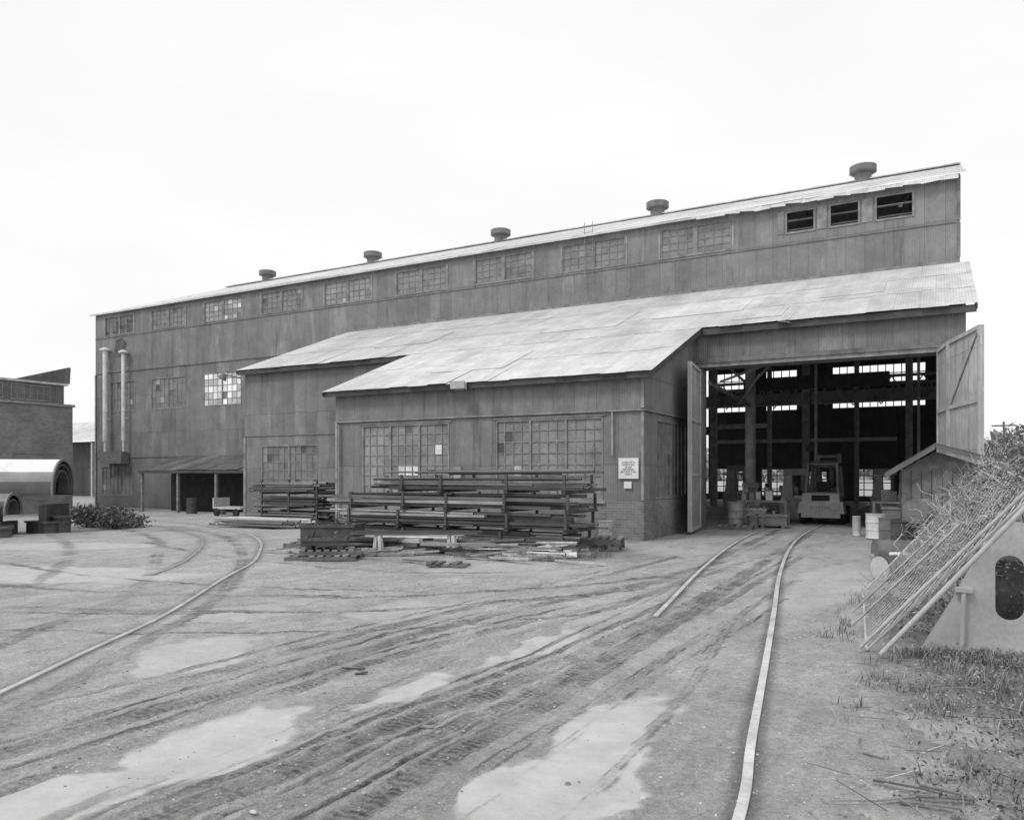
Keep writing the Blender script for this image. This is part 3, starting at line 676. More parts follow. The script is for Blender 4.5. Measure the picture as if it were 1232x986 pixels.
def shell(a,b,r,zc,label,t0=-5,t1=185,mat='white',ribs=3,inner=(),skz=.5):
    a=Vector(a+(zc,));b=Vector(b+(zc,)); d=(b-a).normalized(); s=Vector((-d.y,d.x,0))
    e=thing('curved_steel_casing',(*a.xy,gz(a.x,a.y)),label,'steel casing','curved steel castings')
    n=30
    def ring(c,rr,i): t=math.radians(t0+(t1-t0)*i/n); return c+(s*math.cos(t)+Vector((0,0,1))*math.sin(t))*rr
    def arc(m,c,r0,r1,ww,tn):
        for i in range(n):
            p=[ring(c,r0,i),ring(c,r0,i+1),ring(c,r1,i+1),ring(c,r1,i)]; g=[x_+d*ww for x_ in p]
            m.hexa([p[0],p[1],g[1],g[0],p[3],p[2],g[2],g[3]],tn)
    m=MB()
    for i in range(n):
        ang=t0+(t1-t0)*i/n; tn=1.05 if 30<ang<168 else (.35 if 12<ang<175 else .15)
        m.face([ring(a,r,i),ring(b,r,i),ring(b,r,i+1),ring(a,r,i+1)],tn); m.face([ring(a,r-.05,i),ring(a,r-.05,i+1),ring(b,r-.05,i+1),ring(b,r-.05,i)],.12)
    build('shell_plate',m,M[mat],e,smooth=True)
    m=MB(); arc(m,a-d*.02,r-.06,r+.03,.05,1.2); build('end_flange',m,M['steel'],e)
    for q in range(1,ribs): 
        m=MB(); arc(m,a+(b-a)*(q/ribs),r-.16,r-.052,.05,1.); build('inner_rib',m,M['darksteel'],e)
    for rr,off in inner:
        m=MB(); arc(m,a+d*off,rr-.05,rr,.35,1.3); build('inner_ring',m,M['darksteel'],e)
    g0=gz(a.x,a.y)
    for q in (.06,.5,.94):
        m=MB(); c=a+(b-a)*q; w_=s*(r*.98); f_=d*.12
        pts=[c-w_-f_,c+w_-f_,c+w_+f_,c-w_+f_]
        m.hexa([(p.x,p.y,g0-.1) for p in pts]+[(p.x,p.y,g0+skz) for p in pts],.8); build('skid',m,M['darksteel'],e)
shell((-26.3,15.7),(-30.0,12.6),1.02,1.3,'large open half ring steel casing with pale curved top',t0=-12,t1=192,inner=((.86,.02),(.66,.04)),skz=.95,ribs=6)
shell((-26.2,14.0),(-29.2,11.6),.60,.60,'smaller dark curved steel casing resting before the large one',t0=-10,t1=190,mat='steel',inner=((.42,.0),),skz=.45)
for i,(cx,cy,L,h) in enumerate(((-26.2,14.9,1.1,.35),(-26.6,13.6,1.4,.3),(-25.6,13.2,.9,.25),(-25.9,15.3,.7,.5))):
    m=MB(); g0=gz(cx,cy); m.box(cx-L/2,cx+L/2,cy-.2,cy+.2,g0,g0+h,U(.7,1.5)); m.box(cx-L/2-.05,cx+L/2+.05,cy-.24,cy+.24,g0+h+.001,g0+h+.06,1.3); build('steel_block',m,M['darksteel'],None,label='dark steel block lying beside the casings',category='scrap',group='steel blocks beside the casings')

# ------------------------------------------------------------------ steel racks
def cradle(x,y,z0,h,wd,label,grp):
    m=MB(); m.box(x-.05,x+.05,y-wd/2,y+wd/2,z0,z0+.08,1.)
    for s in (-1,1):
        yy=y+s*(wd/2-.05); m.box(x-.03,x+.03,yy-.03,yy+.03,z0+.082,z0+h-.01,1.1)
    m.box(x-.06,x+.06,y-wd/2-.02,y-wd/2+.1,z0+.082,z0+.1,1.)
    build('storage_cradle',m,M['darksteel'],None,label=label,category='storage rack',group=grp)
def rpipe(x0,x1,y,z,r,mat,label,grp,yaw=0,dz=0,hollow=True,n=8,sq=False):
    m=MB(); tn=random.choice((.3,.5,.7,.9,1.2,1.8,2.8))
    if sq: m.beam((x0,y-yaw,z-dz),(x1,y+yaw,z+dz),2*r*U(.8,2),2*r,tn)
    else: m.tube((x0,y-yaw,z-dz),(x1,y+yaw,z+dz),r,n=n,tone=tn,hollow=hollow)
    build('steel_bar' if sq else 'steel_pipe',m,mat,None,label=label,category='pipe',group=grp,smooth=not sq)
LV=.455
for lv in range(4):
    for x in (-13.9,-12.4,-10.8,-9.2,-7.6):
        if lv==3 and x==-13.9: continue
        cradle(x+U(-.25,.25),16.9,lv*LV+.0,LV,1.7,'dark steel stacking cradle holding bars near shop wall','stacking cradles in the bar rack')
    zc=lv*LV+.082; layer=0
    top=lv*LV+(.42 if lv<3 else .34)
    while zc<top:
        r=U(.022,.045); y=16.10+U(0,.05)
        lim=17.6 if layer==0 else U(16.35,16.9)
        while y<lim:
            rr=r*U(.8,1.1)
            if R()<.93:
                q=R()
                if q<.5: a,b=U(-14.9,-13.2),U(-8.6,-6.8)
                elif q<.7: a,b=U(-14.8,-13.4),U(-11,-9.)
                elif q<.9: a,b=U(-12.7,-10.8),U(-7.6,-6.6)
                else: a=U(-13.6,-10); b=a+U(1.8,3)
                if lv==3: a=max(a,-13.7+U(0,1.6))
                rpipe(a,b,y+rr,zc+rr,rr,M['pipe'] if R()<.9 else M['wood'],'rusty steel bar lying in the stacked rack','bars stored in the large rack',yaw=U(-.04,.04),dz=U(-.02,.02),sq=R()<.5)
            y+=2*rr+U(.03,.12)
        zc+=2*r+.008; layer+=1
for i in range(14):
    y=U(16.1,17.6); a=U(-13.2,-9.5); rpipe(a,min(a+U(1.5,4.5),-6.9),y,1.84+U(0,.07),U(.02,.045),M['pipe'],'rusty bar laid across the top of the rack','bars stored in the large rack',yaw=U(-.2,.2),dz=U(-.03,.03),sq=R()<.4)
for i in range(60):
    L=U(.8,3.4); x0=U(-14.4,-8.0); rpipe(x0,min(x0+L,-6.9),U(14.5,15.95),.03+U(0,.26),U(.018,.05),M['pipe'] if R()<.6 else M['woodlight'],'loose steel bar on the dirt in front of the rack','loose bars in front of the rack',yaw=U(-.45,.45),dz=U(-.02,.08),sq=R()<.6)
for lv in range(3):
    for x in (-22.7,-21.3,-19.9): cradle(x,21.9,gz(-21,22)+lv*.55,.55,1.5,'dark stacking cradle beside the set back wall','cradles in the small rack')
    for i in range(24): 
        a_=-23.6+U(0,1.4)
        rpipe(a_,U(-20.6,-19.4),21.2+(i%6)*.2,gz(-21,22)+lv*.55+.12+.095*(i//6),U(.025,.055),M['pipe'],'rusty steel bar in the smaller rack','bars in the small rack',yaw=U(-.04,.04),dz=U(-.03,.03),sq=R()<.4)
for i in range(26):
    rpipe(-22.6+U(-.5,.5),-19.0+U(-.6,.3),19.1+(i%9)*.13,gz(-20,20)+.06+(i//9)*.1,.04,M['galv'],'pale galvanised pipe lying in a low bundle','galvanised pipe bundle on the ground',yaw=.15+U(-.12,.12))
for i in range(16):
    rpipe(-12.9+U(-.3,.3)+(i%6)*.1,-11.2+U(-.3,.3),13.9+(i%6)*.14,.08+(i//6)*.11,.04,M['pipe'],'short pipe offcut on the dirt by the rack','short pipe offcuts',yaw=.4,sq=R()<.4)

def pallet(cx,cy,rot,L,Wd,z0,label,mat=None,h=.13,grp='timber pallets and skids'):
    c,s=math.cos(rot),math.sin(rot)
    P=lambda u,w_,z_:(cx+c*u-s*w_,cy+s*u+c*w_,z0+z_)
    e=thing('pallet',(cx,cy,z0),label,'pallet',grp)
    for w_ in (-Wd/2+.05,0,Wd/2-.05):
        m=MB(); m.boxf(P,-L/2,L/2,w_-.045,w_+.045,0,h-.025,.7); build('bearer',m,mat or M['wood'],e)
    n=int(L/.16); m=MB()
    for i in range(n):
        u=-L/2+.06+i*(L-.12)/(n-1)
        if R()<.15: continue
        a_=U(-.03,.03); m.boxf(P,u-.055,u+.055,-Wd/2+a_,Wd/2+a_,h-.023,h+U(0,.02),U(.5,1.3))
    build('deck_planking',m,mat or M['wood'],e)
pallet(-11.7,12.7,.55,1.5,1.0,gz(-11,12)-.0,'weathered pallet lying on the dirt with scrap on it',h=.1)
pallet(-11.6,12.8,.7,1.3,.8,.1,'weathered timber pallet stacked on another',h=.1)
pallet(-8.6,12.9,.3,.8,.45,0,'small broken pallet lying flat in the dirt',h=.06)
pallet(-7.3,17.6,.2,1.1,.9,0,'pallet on the ground by the brick base'); pallet(-7.25,17.65,.25,1.,.9,.14,'second pallet stacked by the brick base')
pallet(-13.6,14.6,.3,1.6,.8,0,'dark pallet in front of the bar rack')
def dirtybox(cx,cy,rot,L,Wd,z0,z1,mat,name,label,cat):
    c,s=math.cos(rot),math.sin(rot); P=lambda u,w_,z_:(cx+c*u-s*w_,cy+s*u+c*w_,z_)
    e=thing(name,(cx,cy,z0),label,cat)
    m=MB(); t=.04
    m.boxf(P,-L/2,L/2,-Wd/2,-Wd/2+t,z0+.1,z1,1.); m.boxf(P,-L/2,L/2,Wd/2-t,Wd/2,z0+.1,z1,1.); m.boxf(P,-L/2,-L/2+t,-Wd/2+t,Wd/2-t,z0+.1,z1,.9); m.boxf(P,L/2-t,L/2,-Wd/2+t,Wd/2-t,z0+.1,z1,.9); m.boxf(P,-L/2+t,L/2-t,-Wd/2+t,Wd/2-t,z0+.1,z0+.14,.8)
    m.boxf(P,-L/2-.03,L/2+.03,-Wd/2-.03,-Wd/2-.001,z1-.06,z1+.01,1.2); m.boxf(P,-L/2-.03,L/2+.03,Wd/2+.001,Wd/2+.03,z1-.06,z1+.01,1.2)
    build('bin_wall',m,mat,e)
    for u in (-L/2+.12,L/2-.12):
        m=MB(); m.boxf(P,u-.06,u+.06,-Wd/2,Wd/2,z0,z0+.098,.8); build('runner',m,mat,e)
    for i in range(8):
        m=MB(); u=U(-L/2+.1,L/2-.1);w_=U(-Wd/2+.1,Wd/2-.1); p=P(u,w_,z1-.12); q=P(u+U(-.3,.3),w_+U(-.2,.2),z1+U(-.1,.14)); m.beam(p,q,.05,.05,U(.5,2)); build('scrap_piece',m,mat,e)
dirtybox(-12.9,14.3,.4,1.3,.9,0,.62,M['darksteel'],'scrap_bin','dark steel scrap bin beside the bar rack','bin')
dirtybox(-11.7,12.75,.6,.9,.6,.2,.46,M['darksteel'],'scrap_bin','low dark scrap tray resting on pallets','bin')
e=thing('work_trestle',(-10.6,14.6,0),'low trestle with pale legs carrying flat steel bars','trestle')
for cx,cy in ((-11.35,14.1),(-9.85,14.9)):
    for s in (-.09,.09):
        m=MB(); m.hexa([(cx+s-.045,cy-.05,0),(cx+s+.045,cy-.05,0),(cx+s+.045,cy+.05,0),(cx+s-.045,cy+.05,0),(cx+s*.55-.04,cy-.05,.42),(cx+s*.55+.04,cy-.05,.42),(cx+s*.55+.04,cy+.05,.42),(cx+s*.55-.04,cy+.05,.42)],U(.75,.95)); build('leg',m,M['white'],e)
m=MB()
for i in range(4): m.beam((-11.9,13.75+i*.07,.46+.03*(i%2)),(-9.3,15.15+i*.07,.46+.03*(i%2)),.06,.05,U(.6,1.3))
build('beam',m,M['pipe'],e)
for i in range(70):
    cx,cy=U(-14.0,-6.9),U(12.9,16.)
    if cy<13.8 and cx>-9.5: continue
    a=U(-.4,.9); L=U(.3,1.5); m=MB(); m.beam((cx,cy,.04),(cx+L*math.cos(a),cy+L*math.sin(a),.04+U(0,.12)),U(.04,.12),U(.02,.06),U(.4,2.2))
    build('scrap_timber',m,M['wood'],None,label='loose weathered timber offcut lying on the dirt',category='timber',group='scrap timber around the racks')
def drum(loc,r,h,mat,label,lying=None,tone=1.,top=None):
    Mx=Matrix.Identity(3)
    if lying is not None: Mx=Matrix.Rotation(lying,3,'Z')@Matrix.Rotation(math.radians(90),3,'X')
    e=thing('steel_drum',loc,label,'drum')
    m=MB(); o=Vector(loc)
    if lying is not None: o=o+Vector((0,0,r))
    m.lathe(o,[(r*.94,.0),(r,.0),(r,.02),(r*.95,.03),(r*.95,h*.32),(r,h*.33),(r,h*.36),(r*.95,h*.37),(r*.95,h*.64),(r,h*.65),(r,h*.68),(r*.95,h*.69),(r*.95,h-.03),(r,h-.02),(r,h)],28,Mx,tone)
    build('body',m,mat,e,smooth=True)
    for zz,sg_ in ((h,1),(0,-1)):
        m=MB(); m.lathe(o,[(r*.95,zz-.004*sg_),(r*.95,zz+.006*sg_),(r*.88,zz+.007*sg_),(r*.3,zz+.007*sg_)],28,Mx,1.); build('lid',m,top or mat,e)
drum((-7.95,19.6,0),.2,.55,M['woodlight'],'small pale drum standing by the brick base')
drum((-1.6,24.3,0),.27,.7,M['white'],'small white drum standing beside the doorway',top=M['steel'])
drum((-2.15,24.9,0),.12,.58,M['galv'],'narrow pale cylinder standing at the door jamb')
drum((-.62,18.0,0),.29,.85,M['darksteel'],'dark upright drum beside the small shed')
drum((-.05,17.5,0),.29,.85,M['darksteel'],'dark upright drum standing against the small shed')
drum((-.42,16.95,.86),.24,.7,M['steel'],'dark drum lying on its side on upright drums',lying=math.radians(165),top=M['steel'])
drum((-1.0,20.2,0),.28,.8,M['steel'],'grey upright drum near the doorway')
drum((-1.15,17.2,0),.26,.75,M['steel'],'grey drum lying on the dirt by the shed',lying=math.radians(110))
drum((-.9,14.6,0),.22,.55,M['darksteel'],'small dark drum lying with a pale end',lying=math.radians(140),top=M['galv'])
drum((-.62,15.4,0),.18,.42,M['white'],'small pale can standing near the drums')
for i in range(22):
    cx,cy=U(-1.1,.0),U(14.8,19.5); m=MB(); a=U(0,3); L=U(.3,.9); m.beam((cx,cy,.05),(cx+L*math.cos(a),cy+L*math.sin(a),U(.05,.6)),U(.04,.1),U(.03,.08),U(.4,1.6)); build('scrap_timber',m,M['wood'],None,label='scrap board leaning among the drums by shed',category='timber',group='scrap boards by the shed')

# ------------------------------------------------------------------ small gabled shed
Sh=thing('small_shed',(.1,18.9,0),'small weathered gabled timber shed beside the doorway','shed')
sx0,sx1,sy0,sy1=-.72,.98,18.25,20.4
mb=MB(); P=PY(sy0); mb.prism(P,[(sx0,0),(sx1,0),(sx1,1.92),((sx0*.62+sx1*.38),2.3),(sx0,1.9)],0,.06,.75)
mb.box(sx1-.06,sx1,sy0+.062,sy1,0,1.9,.9); mb.box(sx0,sx0+.06,sy0+.062,sy1,0,1.88,.9); mb.box(sx0+.062,sx1-.062,sy1-.06,sy1,0,1.9)
build('wall',mb,M['wood'],Sh)
mb=MB()
for i in range(9): mb.box(sx0+i*.19,sx0+i*.19+.012,sy0-.006,sy0-.002,0,1.9,.4)
build('board_joints',mb,M['darksteel'],Sh)
mb=MB(); ax=sx0*.62+sx1*.38
for (xa,za,xb,zb) in ((sx0-.28,1.82,ax,2.42),(ax,2.42,sx1+.3,2.0)):
    mb.hexa([(xa,sy0-.3,za),(xb,sy0-.3,zb),(xb,sy1+.2,zb),(xa,sy1+.2,za),(xa,sy0-.3,za+.05),(xb,sy0-.3,zb+.05),(xb,sy1+.2,zb+.05),(xa,sy1+.2,za+.05)],.6)
    mb.beam((xa,sy0-.33,za-.03),(xb,sy0-.33,zb-.03),.04,.08,.8)
build('roof',mb,M['steel'],Sh)

# ------------------------------------------------------------------ leaning fence, pipes, slotted plate
Fp=thing('chain_link_fence_panel',(-.3,10.5,0),'chain link fence panel leaning on a steel plate','fence')
B0=Vector((-.66,8.75,.03));B1=Vector((-1.02,12.9,.03));T0=Vector((.86,8.95,1.72));T1=Vector((.62,13.0,1.98))
def FP(u,v):
    p=(B0*(1-u)+B1*u)*(1-v)+(T0*(1-u)+T1*u)*v; p.z-=.10*math.sin(math.pi*v)*(.5+.5*math.sin(u*5)); return p
m=MB(); nu,nv=44,27
def wire(a,b): m.tube(a,b,.0046,n=3,caps=False,tone=.9)
for i in range(nu):
    for j in range(nv):
        du,dv=1/nu,1/nv
        if (i+j)%2==0: wire(FP(i*du,j*dv),FP((i+1)*du,(j+1)*dv))
        else: wire(FP((i+1)*du,j*dv),FP(i*du,(j+1)*dv))
build('chain_link_mesh',m,M['galv'],Fp)
m=MB()
for a,b in ((B0,T0),(B1,T1),(B0,B1),(T0,T1)): m.tube(a,b,.016,n=10)
build('frame',m,M['galv'],Fp,smooth=True)
def fpole(a,b,r,lab): 
    m=MB(); m.tube(a,b,r,n=12,hollow=True,tone=.8); build('steel_pole',m,M['galv'],None,label=lab,category='pole',group='pale poles leaning on the fence',smooth=True)
fpole((-.52,8.5,.04),(.98,8.75,1.86),.025,'thick pale steel pole leaning across the fence')
fpole((-.72,8.72,.05),(.80,8.85,1.76),.018,'thin pale steel pole leaning on the fence mesh')
fpole((-.90,9.9,.06),(.2,9.75,1.30),.014,'thin pale steel pole leaning on the fence mesh')
fpole((-.98,10.9,.06),(.1,10.6,1.28),.014,'thin pale steel pole leaning on the fence mesh')
SP=thing('slotted_steel_plate',(.5,9.4,0),'pale painted steel plate with a long oval slot','steel plate')
m=MB(); yp=9.25
outer=[(-.12,.0),(2.2,.0),(2.2,1.28),(.62,1.36),(.44,1.22),(.12,.55),(-.14,.06)]
sxc,sz0,sz1,sr=.62,.36,1.02,.125
def slot(n=10):
    o=[]
    for i in range(n+1): t=math.pi*i/n; o.append((sxc+sr*math.cos(t),sz1-sr+sr*math.sin(t)))
    for i in range(n+1): t=math.pi+math.pi*i/n; o.append((sxc+sr*math.cos(t),sz0+sr+sr*math.sin(t)))
    return o
sl_=slot()
import mathutils.geometry as mg
tri=mg.tessellate_polygon([[Vector((a,b,0)) for a,b in outer],[Vector((a,b,0)) for a,b in sl_[::-1]]])
allp=outer+sl_[::-1]
for yy in (yp,yp+.05):
    for t in tri: m.face([(allp[i][0],yy,allp[i][1]) for i in t])
for lst in (outer,sl_):
    for i in range(len(lst)):
        a=lst[i];b=lst[(i+1)%len(lst)]; m.face([(a[0],yp,a[1]),(b[0],yp,b[1]),(b[0],yp+.05,b[1]),(a[0],yp+.05,a[1])],.9)
build('plate',m,M['plate'],SP)
m=MB(); m.tube((.20,yp-.07,.02),(.22,yp-.07,.66),.022,n=10); m.box(.10,.32,yp-.12,yp-.003,.0,.04); m.box(.14,.30,yp-.1,yp-.003,.63,.67); m.box(.0,2.1,yp-.03,yp-.002,.02,.06)
build('bracket',m,M['plate'],SP)
m=MB(); m.box(.45,2.3,9.9,12.4,0,.9,.8); build('scrap_block',m,M['dirt'],None,label='dark scrap block behind the slotted plate',category='scrap')

# ------------------------------------------------------------------ vegetation
def leaves(mb,pts,size,tone=(.4,1.6)):
    for p in pts:
        a=Vector((U(-1,1),U(-1,1),U(-.6,1))).normalized(); b=a.cross(Vector((U(-1,1),U(-1,1),U(-1,1)))).normalized(); c=a.cross(b)
        s=size*U(.5,1.4); b*=s; c*=s*.55; p=Vector(p); mb.face([p-b,p-c,p+b,p+c],U(*tone))
def blades(mb,pts,h,tone=(.5,1.6)):
    for p in pts:
        p=Vector(p); a=U(0,6.28); d=Vector((math.cos(a),math.sin(a),0)); s=Vector((-d.y,d.x,0))*U(.002,.0055); H=h*U(.3,1.3); l=H*U(.3,1.3); t=U(*tone)
        q=p+d*l*.35+Vector((0,0,H*.65)); e=p+d*l+Vector((0,0,H)); mb.face([p-s,p+s,q+s*.8,q-s*.8],t); mb.face([q-s*.8,q+s*.8,e],t)
m=MB(); pts=[]
cl_=[(U(.15,1),min(1.02,max(.55,random.gauss(.95,.15)))) for _ in range(60)]
for i in range(3000):
    c=random.choice(cl_); u=min(1,max(.16,random.gauss(c[0],.05)));v=min(1.03,max(.45,random.gauss(c[1],.06)))
    pts.append(FP(u,v)+Vector((U(-.02,.12),U(-.04,.04),U(-.05,.12))))
for i in range(2200):
    u=U(.17,1);v=R(); pts.append(FP(u,v)+Vector((U(.14,.4),0,U(-.3,-.1))))
for i in range(6500):
    cx=U(.35,2.6);cy=U(9.6,14); h=1.2+.3*math.sin(cx*4)*math.cos(cy*2)+.25*(cy-9)/5; pts.append((cx,cy,U(.2,1)*h+.18*R()))
leaves(m,pts,.021,(.3,2.2))
for _ in range(1300):
    q_=R()
    if q_<.35: p=FP(U(.17,1),U(.4,1))+Vector((.05,0,.02))
    elif q_<.6: p=FP(U(.17,1),U(.0,.8))+Vector((.12,0,-.08))
    else: p=Vector((U(.1,2),U(9.7,14),U(.7,1.6)))
    tn=U(1.,3.4)
    for s_ in range(5):
        q=p+Vector((U(-.14,.14),U(-.1,.18),U(-.10,.14))); m.tube(p,q,.003,.003,n=3,caps=False,tone=tn); p=q
build('vine',m,M['vine'],None,label='tangled dry vines covering the leaning fence and scrap',category='vines',kind='stuff')
m=MB(); pts=[]
def clumps(n,cfun,per,spread):
    for i in range(n):
        cx,cy=cfun() 
        for j in range(int(per*U(.3,1.6))): pts.append((random.gauss(cx,spread),random.gauss(cy,spread),-.015))
clumps(60,lambda:(.85-abs(random.gauss(0,.45)),U(3.5,16)),22,.07)
clumps(70,lambda:(U(-.4,1.3),random.gauss(8.9,.16)),30,.07)
clumps(40,lambda:(random.gauss(.3,.4),random.gauss(7.8,.7)),24,.06)
clumps(26,lambda:(random.gauss(.45,.25),random.gauss(5.6,.8)),22,.05)
clumps(20,lambda:(U(-1.2,-.7),U(9,13)),22,.05)
blades(m,pts,.11)
pts=[]
clumps(50,lambda:(U(-9.4,-6.5),random.gauss(15.6,.4)),30,.09)
clumps(24,lambda:(random.gauss(-8.2,.8),random.gauss(14.6,.4)),24,.08)
clumps(40,lambda:(U(-18.2,-7.2),U(18.8,20.2)),24,.1)
blades(m,pts,.22,(.4,1.2))
pts=[]
for i in range(2600):
    cx=random.choice([.2,.6,.9,-.05,.45,.75,.3,.1,.5]);cy=random.choice([8.9,8.8,8.2,7.2,6.1,5.4,4.9,8.6,7.7,6.6]); pts.append((cx+random.gauss(0,.15),cy+random.gauss(0,.12),abs(random.gauss(0,.05))))
leaves(m,pts,.016,(.3,1.5))
for _ in range(180):
    p=Vector((U(-.5,1.1),U(4.2,8.8),.01)); q=p+Vector((U(-.3,.3),U(-.3,.3),U(0,.05))); m.tube(p,q,.0035,.002,n=3,caps=False,tone=U(.3,2.2))
build('weeds',m,M['grass'],None,label='patchy weeds and grass growing in the dirt',category='weeds',kind='stuff')
def bush(cx,cy,rx,ry,h,n,label,size=.09):
    e=thing('bush',(cx,cy,gz(cx,cy)),label,'bush'); m=MB(); pts=[]; cl=[(U(-.8,.8),U(-.8,.8),U(.35,1)) for _ in range(14)]
    for i in range(n):
        c=random.choice(cl); p=(cx+rx*(c[0]+random.gauss(0,.17)),cy+ry*(c[1]+random.gauss(0,.17)),gz(cx,cy)+max(.02,h*c[2]*.75*U(.2,1.1)+random.gauss(0,.06))); pts.append(p)
    leaves(m,pts,size); build('crown',m,M['leafm'],e)
    m=MB()
    for c in cl: m.tube((cx,cy,gz(cx,cy)-.05),(cx+rx*c[0],cy+ry*c[1],gz(cx,cy)+h*c[2]*.7),.025,.008,n=5)
    build('trunk',m,M['bark'],e)
bush(-27.5,18.1,1.7,1.,1.0,3400,'low dark bush growing beside the steel casings',.065)
bush(-28.6,18.9,1.7,.9,1.,2600,'low scrubby bush at the edge of the yard',.065)
def tree(cx,cy,h,r,n,label,size=.24):
    e=thing('tree',(cx,cy,0),label,'tree',group='distant trees beyond the yard'); m=MB(); m.tube((cx,cy,-.2),(cx+.2,cy,h*.55),.22,.1,n=8)
    cl=[]
    for i in range(16):
        a=U(0,6.28);q=U(.2,1)*r; c=Vector((cx+q*math.cos(a),cy+q*math.sin(a),h*U(.42,1)-.15*q)); cl.append(c); m.tube((cx+.1,cy,h*U(.25,.5)),c,.07,.02,n=5)
    build('trunk',m,M['bark'],e); m=MB(); pts=[]
    for i in range(n):
        c=random.choice(cl); d=Vector((random.gauss(0,1),random.gauss(0,1),random.gauss(0,.7)))*r*.2; pts.append(c+d)
    leaves(m,pts,size,(.6,1.4)); build('crown',m,M['far'],e)
tree(9.,112,7.2,3.6,2200,'leafy tree standing beyond the yard')
tree(17,120,6.5,4.,2000,'rounded leafy tree beyond the yard')
tree(5,130,6.5,3.6,1800,'pale leafy tree beyond the yard')
m=MB(); pts=[]
for i in range(9000):
    a=U(-100,75); rr=U(230,260); t=math.radians(a); H=6+4*math.sin(a*.7)+3*math.sin(a*2.3); pts.append((rr*math.sin(t),rr*math.cos(t),U(0,1)**.8*H))
leaves(m,pts,2.2,(.8,1.8)); build('tree_line',m,M['far'],None,label='hazy belt of distant trees on the horizon',category='trees',kind='stuff')
for x,y in ((4.3,70),(8.2,70)):
    m=MB(); m.tube((x,y,0),(x,y,5.8),.09,.07,n=8); m.beam((x-.8,y,5.5),(x+.8,y,5.5),.1,.1); build('utility_pole',m,M['bark'],None,label='distant timber utility pole with cross arm',category='utility pole',group='utility poles')

# ------------------------------------------------------------------ stones
m=MB()
t_=(1+5**.5)/2
IV=[Vector(v).normalized() for v in [(-1,t_,0),(1,t_,0),(-1,-t_,0),(1,-t_,0),(0,-1,t_),(0,1,t_),(0,-1,-t_),(0,1,-t_),(t_,0,-1),(t_,0,1),(-t_,0,-1),(-t_,0,1)]]
IF=[(0,11,5),(0,5,1),(0,1,7),(0,7,10),(0,10,11),(1,5,9),(5,11,4),(11,10,2),(10,7,6),(7,1,8),(3,9,4),(3,4,2),(3,2,6),(3,6,8),(3,8,9),(4,9,5),(2,4,11),(6,2,10),(8,6,7),(9,8,1)]
for i in range(10000):
    v=R(); y=2.6+13*v**1.4; x=U(-.35-1.1*y-2,.6) if R()<.8 else U(-.8,.9)
    if x<-16: continue
    ii=(np.searchsorted(ys,y)-1)*nx+np.searchsorted(xs,x)-1
    if patch[ii]>.4 and R()<.85: continue
    s=U(.002,.007)*(1+.09*y) if R()<.987 else U(.014,.026)
    zz=z[ii]; k0=len(m.v); a=(U(.7,1.3),U(.7,1.3),U(.4,.8))
    for q in IV: m.v.append((x+q.x*s*a[0]*U(.85,1.15),y+q.y*s*a[1]*U(.85,1.15),zz+q.z*s*a[2]+s*.1))
    t=random.choice((.6,.9,1.,1.2,1.5))
    for f_ in IF: m.f.append(tuple(k0+c for c in f_)); m.t.append(t)
build('gravel',m,M['stone'],None,label='scattered small stones on the dirt yard',category='gravel',kind='stuff')
for (x,y,a,L) in [(-.15,4.95,.3,.35),(-.35,5.1,-.1,.3),(-.1,5.15,-.3,.28),(.12,5.6,1.35,.25),(-.3,4.8,.6,.22),(.25,5.1,-.2,.2),(-4.95,5.6,.2,.25),(-4.7,5.5,.6,.12),(-3.3,4.6,0,.1),(-5.,7.3,.4,.12),(-.2,4.85,.1,.3),(.05,4.75,-.25,.25),(-.3,5.3,.2,.2),(.0,5.35,.5,.18),(.2,4.6,.9,.2),(-.45,5.6,-.5,.15)]:
    m=MB(); m.beam((x,y,.01),(x+L*math.cos(a),y+L*math.sin(a),.02),U(.012,.03),.01,U(.3,1.6)); build('wood_scrap',m,M['wood'],None,label='thin broken wood scrap lying on dirt',category='debris',group='wood scraps on the ground')

# ------------------------------------------------------------------ forklift and interior clutter
fx,fy=-3.75,29.6
Fk=thing('forklift',(fx,fy,0),'pale forklift truck parked inside facing away','forklift')
m=MB(); m.hexa([(fx-.66,fy,.25),(fx+.66,fy,.25),(fx+.66,fy+.9,.25),(fx-.66,fy+.9,.25),(fx-.62,fy+.12,1.12),(fx+.62,fy+.12,1.12),(fx+.62,fy+.9,1.16),(fx-.62,fy+.9,1.16)],1.)
m.hexa([(fx-.8,fy+.05,.4),(fx+.8,fy+.05,.4),(fx+.8,fy+.8,.4),(fx-.8,fy+.8,.4),(fx-.72,fy+.12,.82),(fx+.72,fy+.12,.82),(fx+.72,fy+.8,.82),(fx-.72,fy+.8,.82)],1.05)
build('counterweight',m,M['trimlight'],Fk)
m=MB(); m.box(fx-.3,fx+.3,fy+.05,fy+.10,.86,1.06,.2); build('radiator_grille',m,M['darksteel'],Fk)
m=MB(); m.box(fx-.6,fx+.6,fy+.903,fy+2.1,.35,.95,.9); m.box(fx-.5,fx+.5,fy+2.1,fy+2.3,.5,1.3,.8); build('body',m,M['steel'],Fk)
m=MB()
for sx in (-.55,.55):
    m.beam((fx+sx,fy+.4,1.1),(fx+sx*.9,fy+.6,2.15),.08,.08,.6); m.beam((fx+sx,fy+2.1,.95),(fx+sx*.9,fy+1.8,2.15),.08,.08,.6); m.beam((fx+sx*.9,fy+.5,2.18),(fx+sx*.9,fy+1.9,2.18),.08,.08,.6)
for i in range(6): m.beam((fx-.45,fy+.6+i*.24,2.19),(fx+.45,fy+.6+i*.24,2.19),.04,.04,.7)
build('overhead_guard',m,M['column'],Fk)
m=MB()
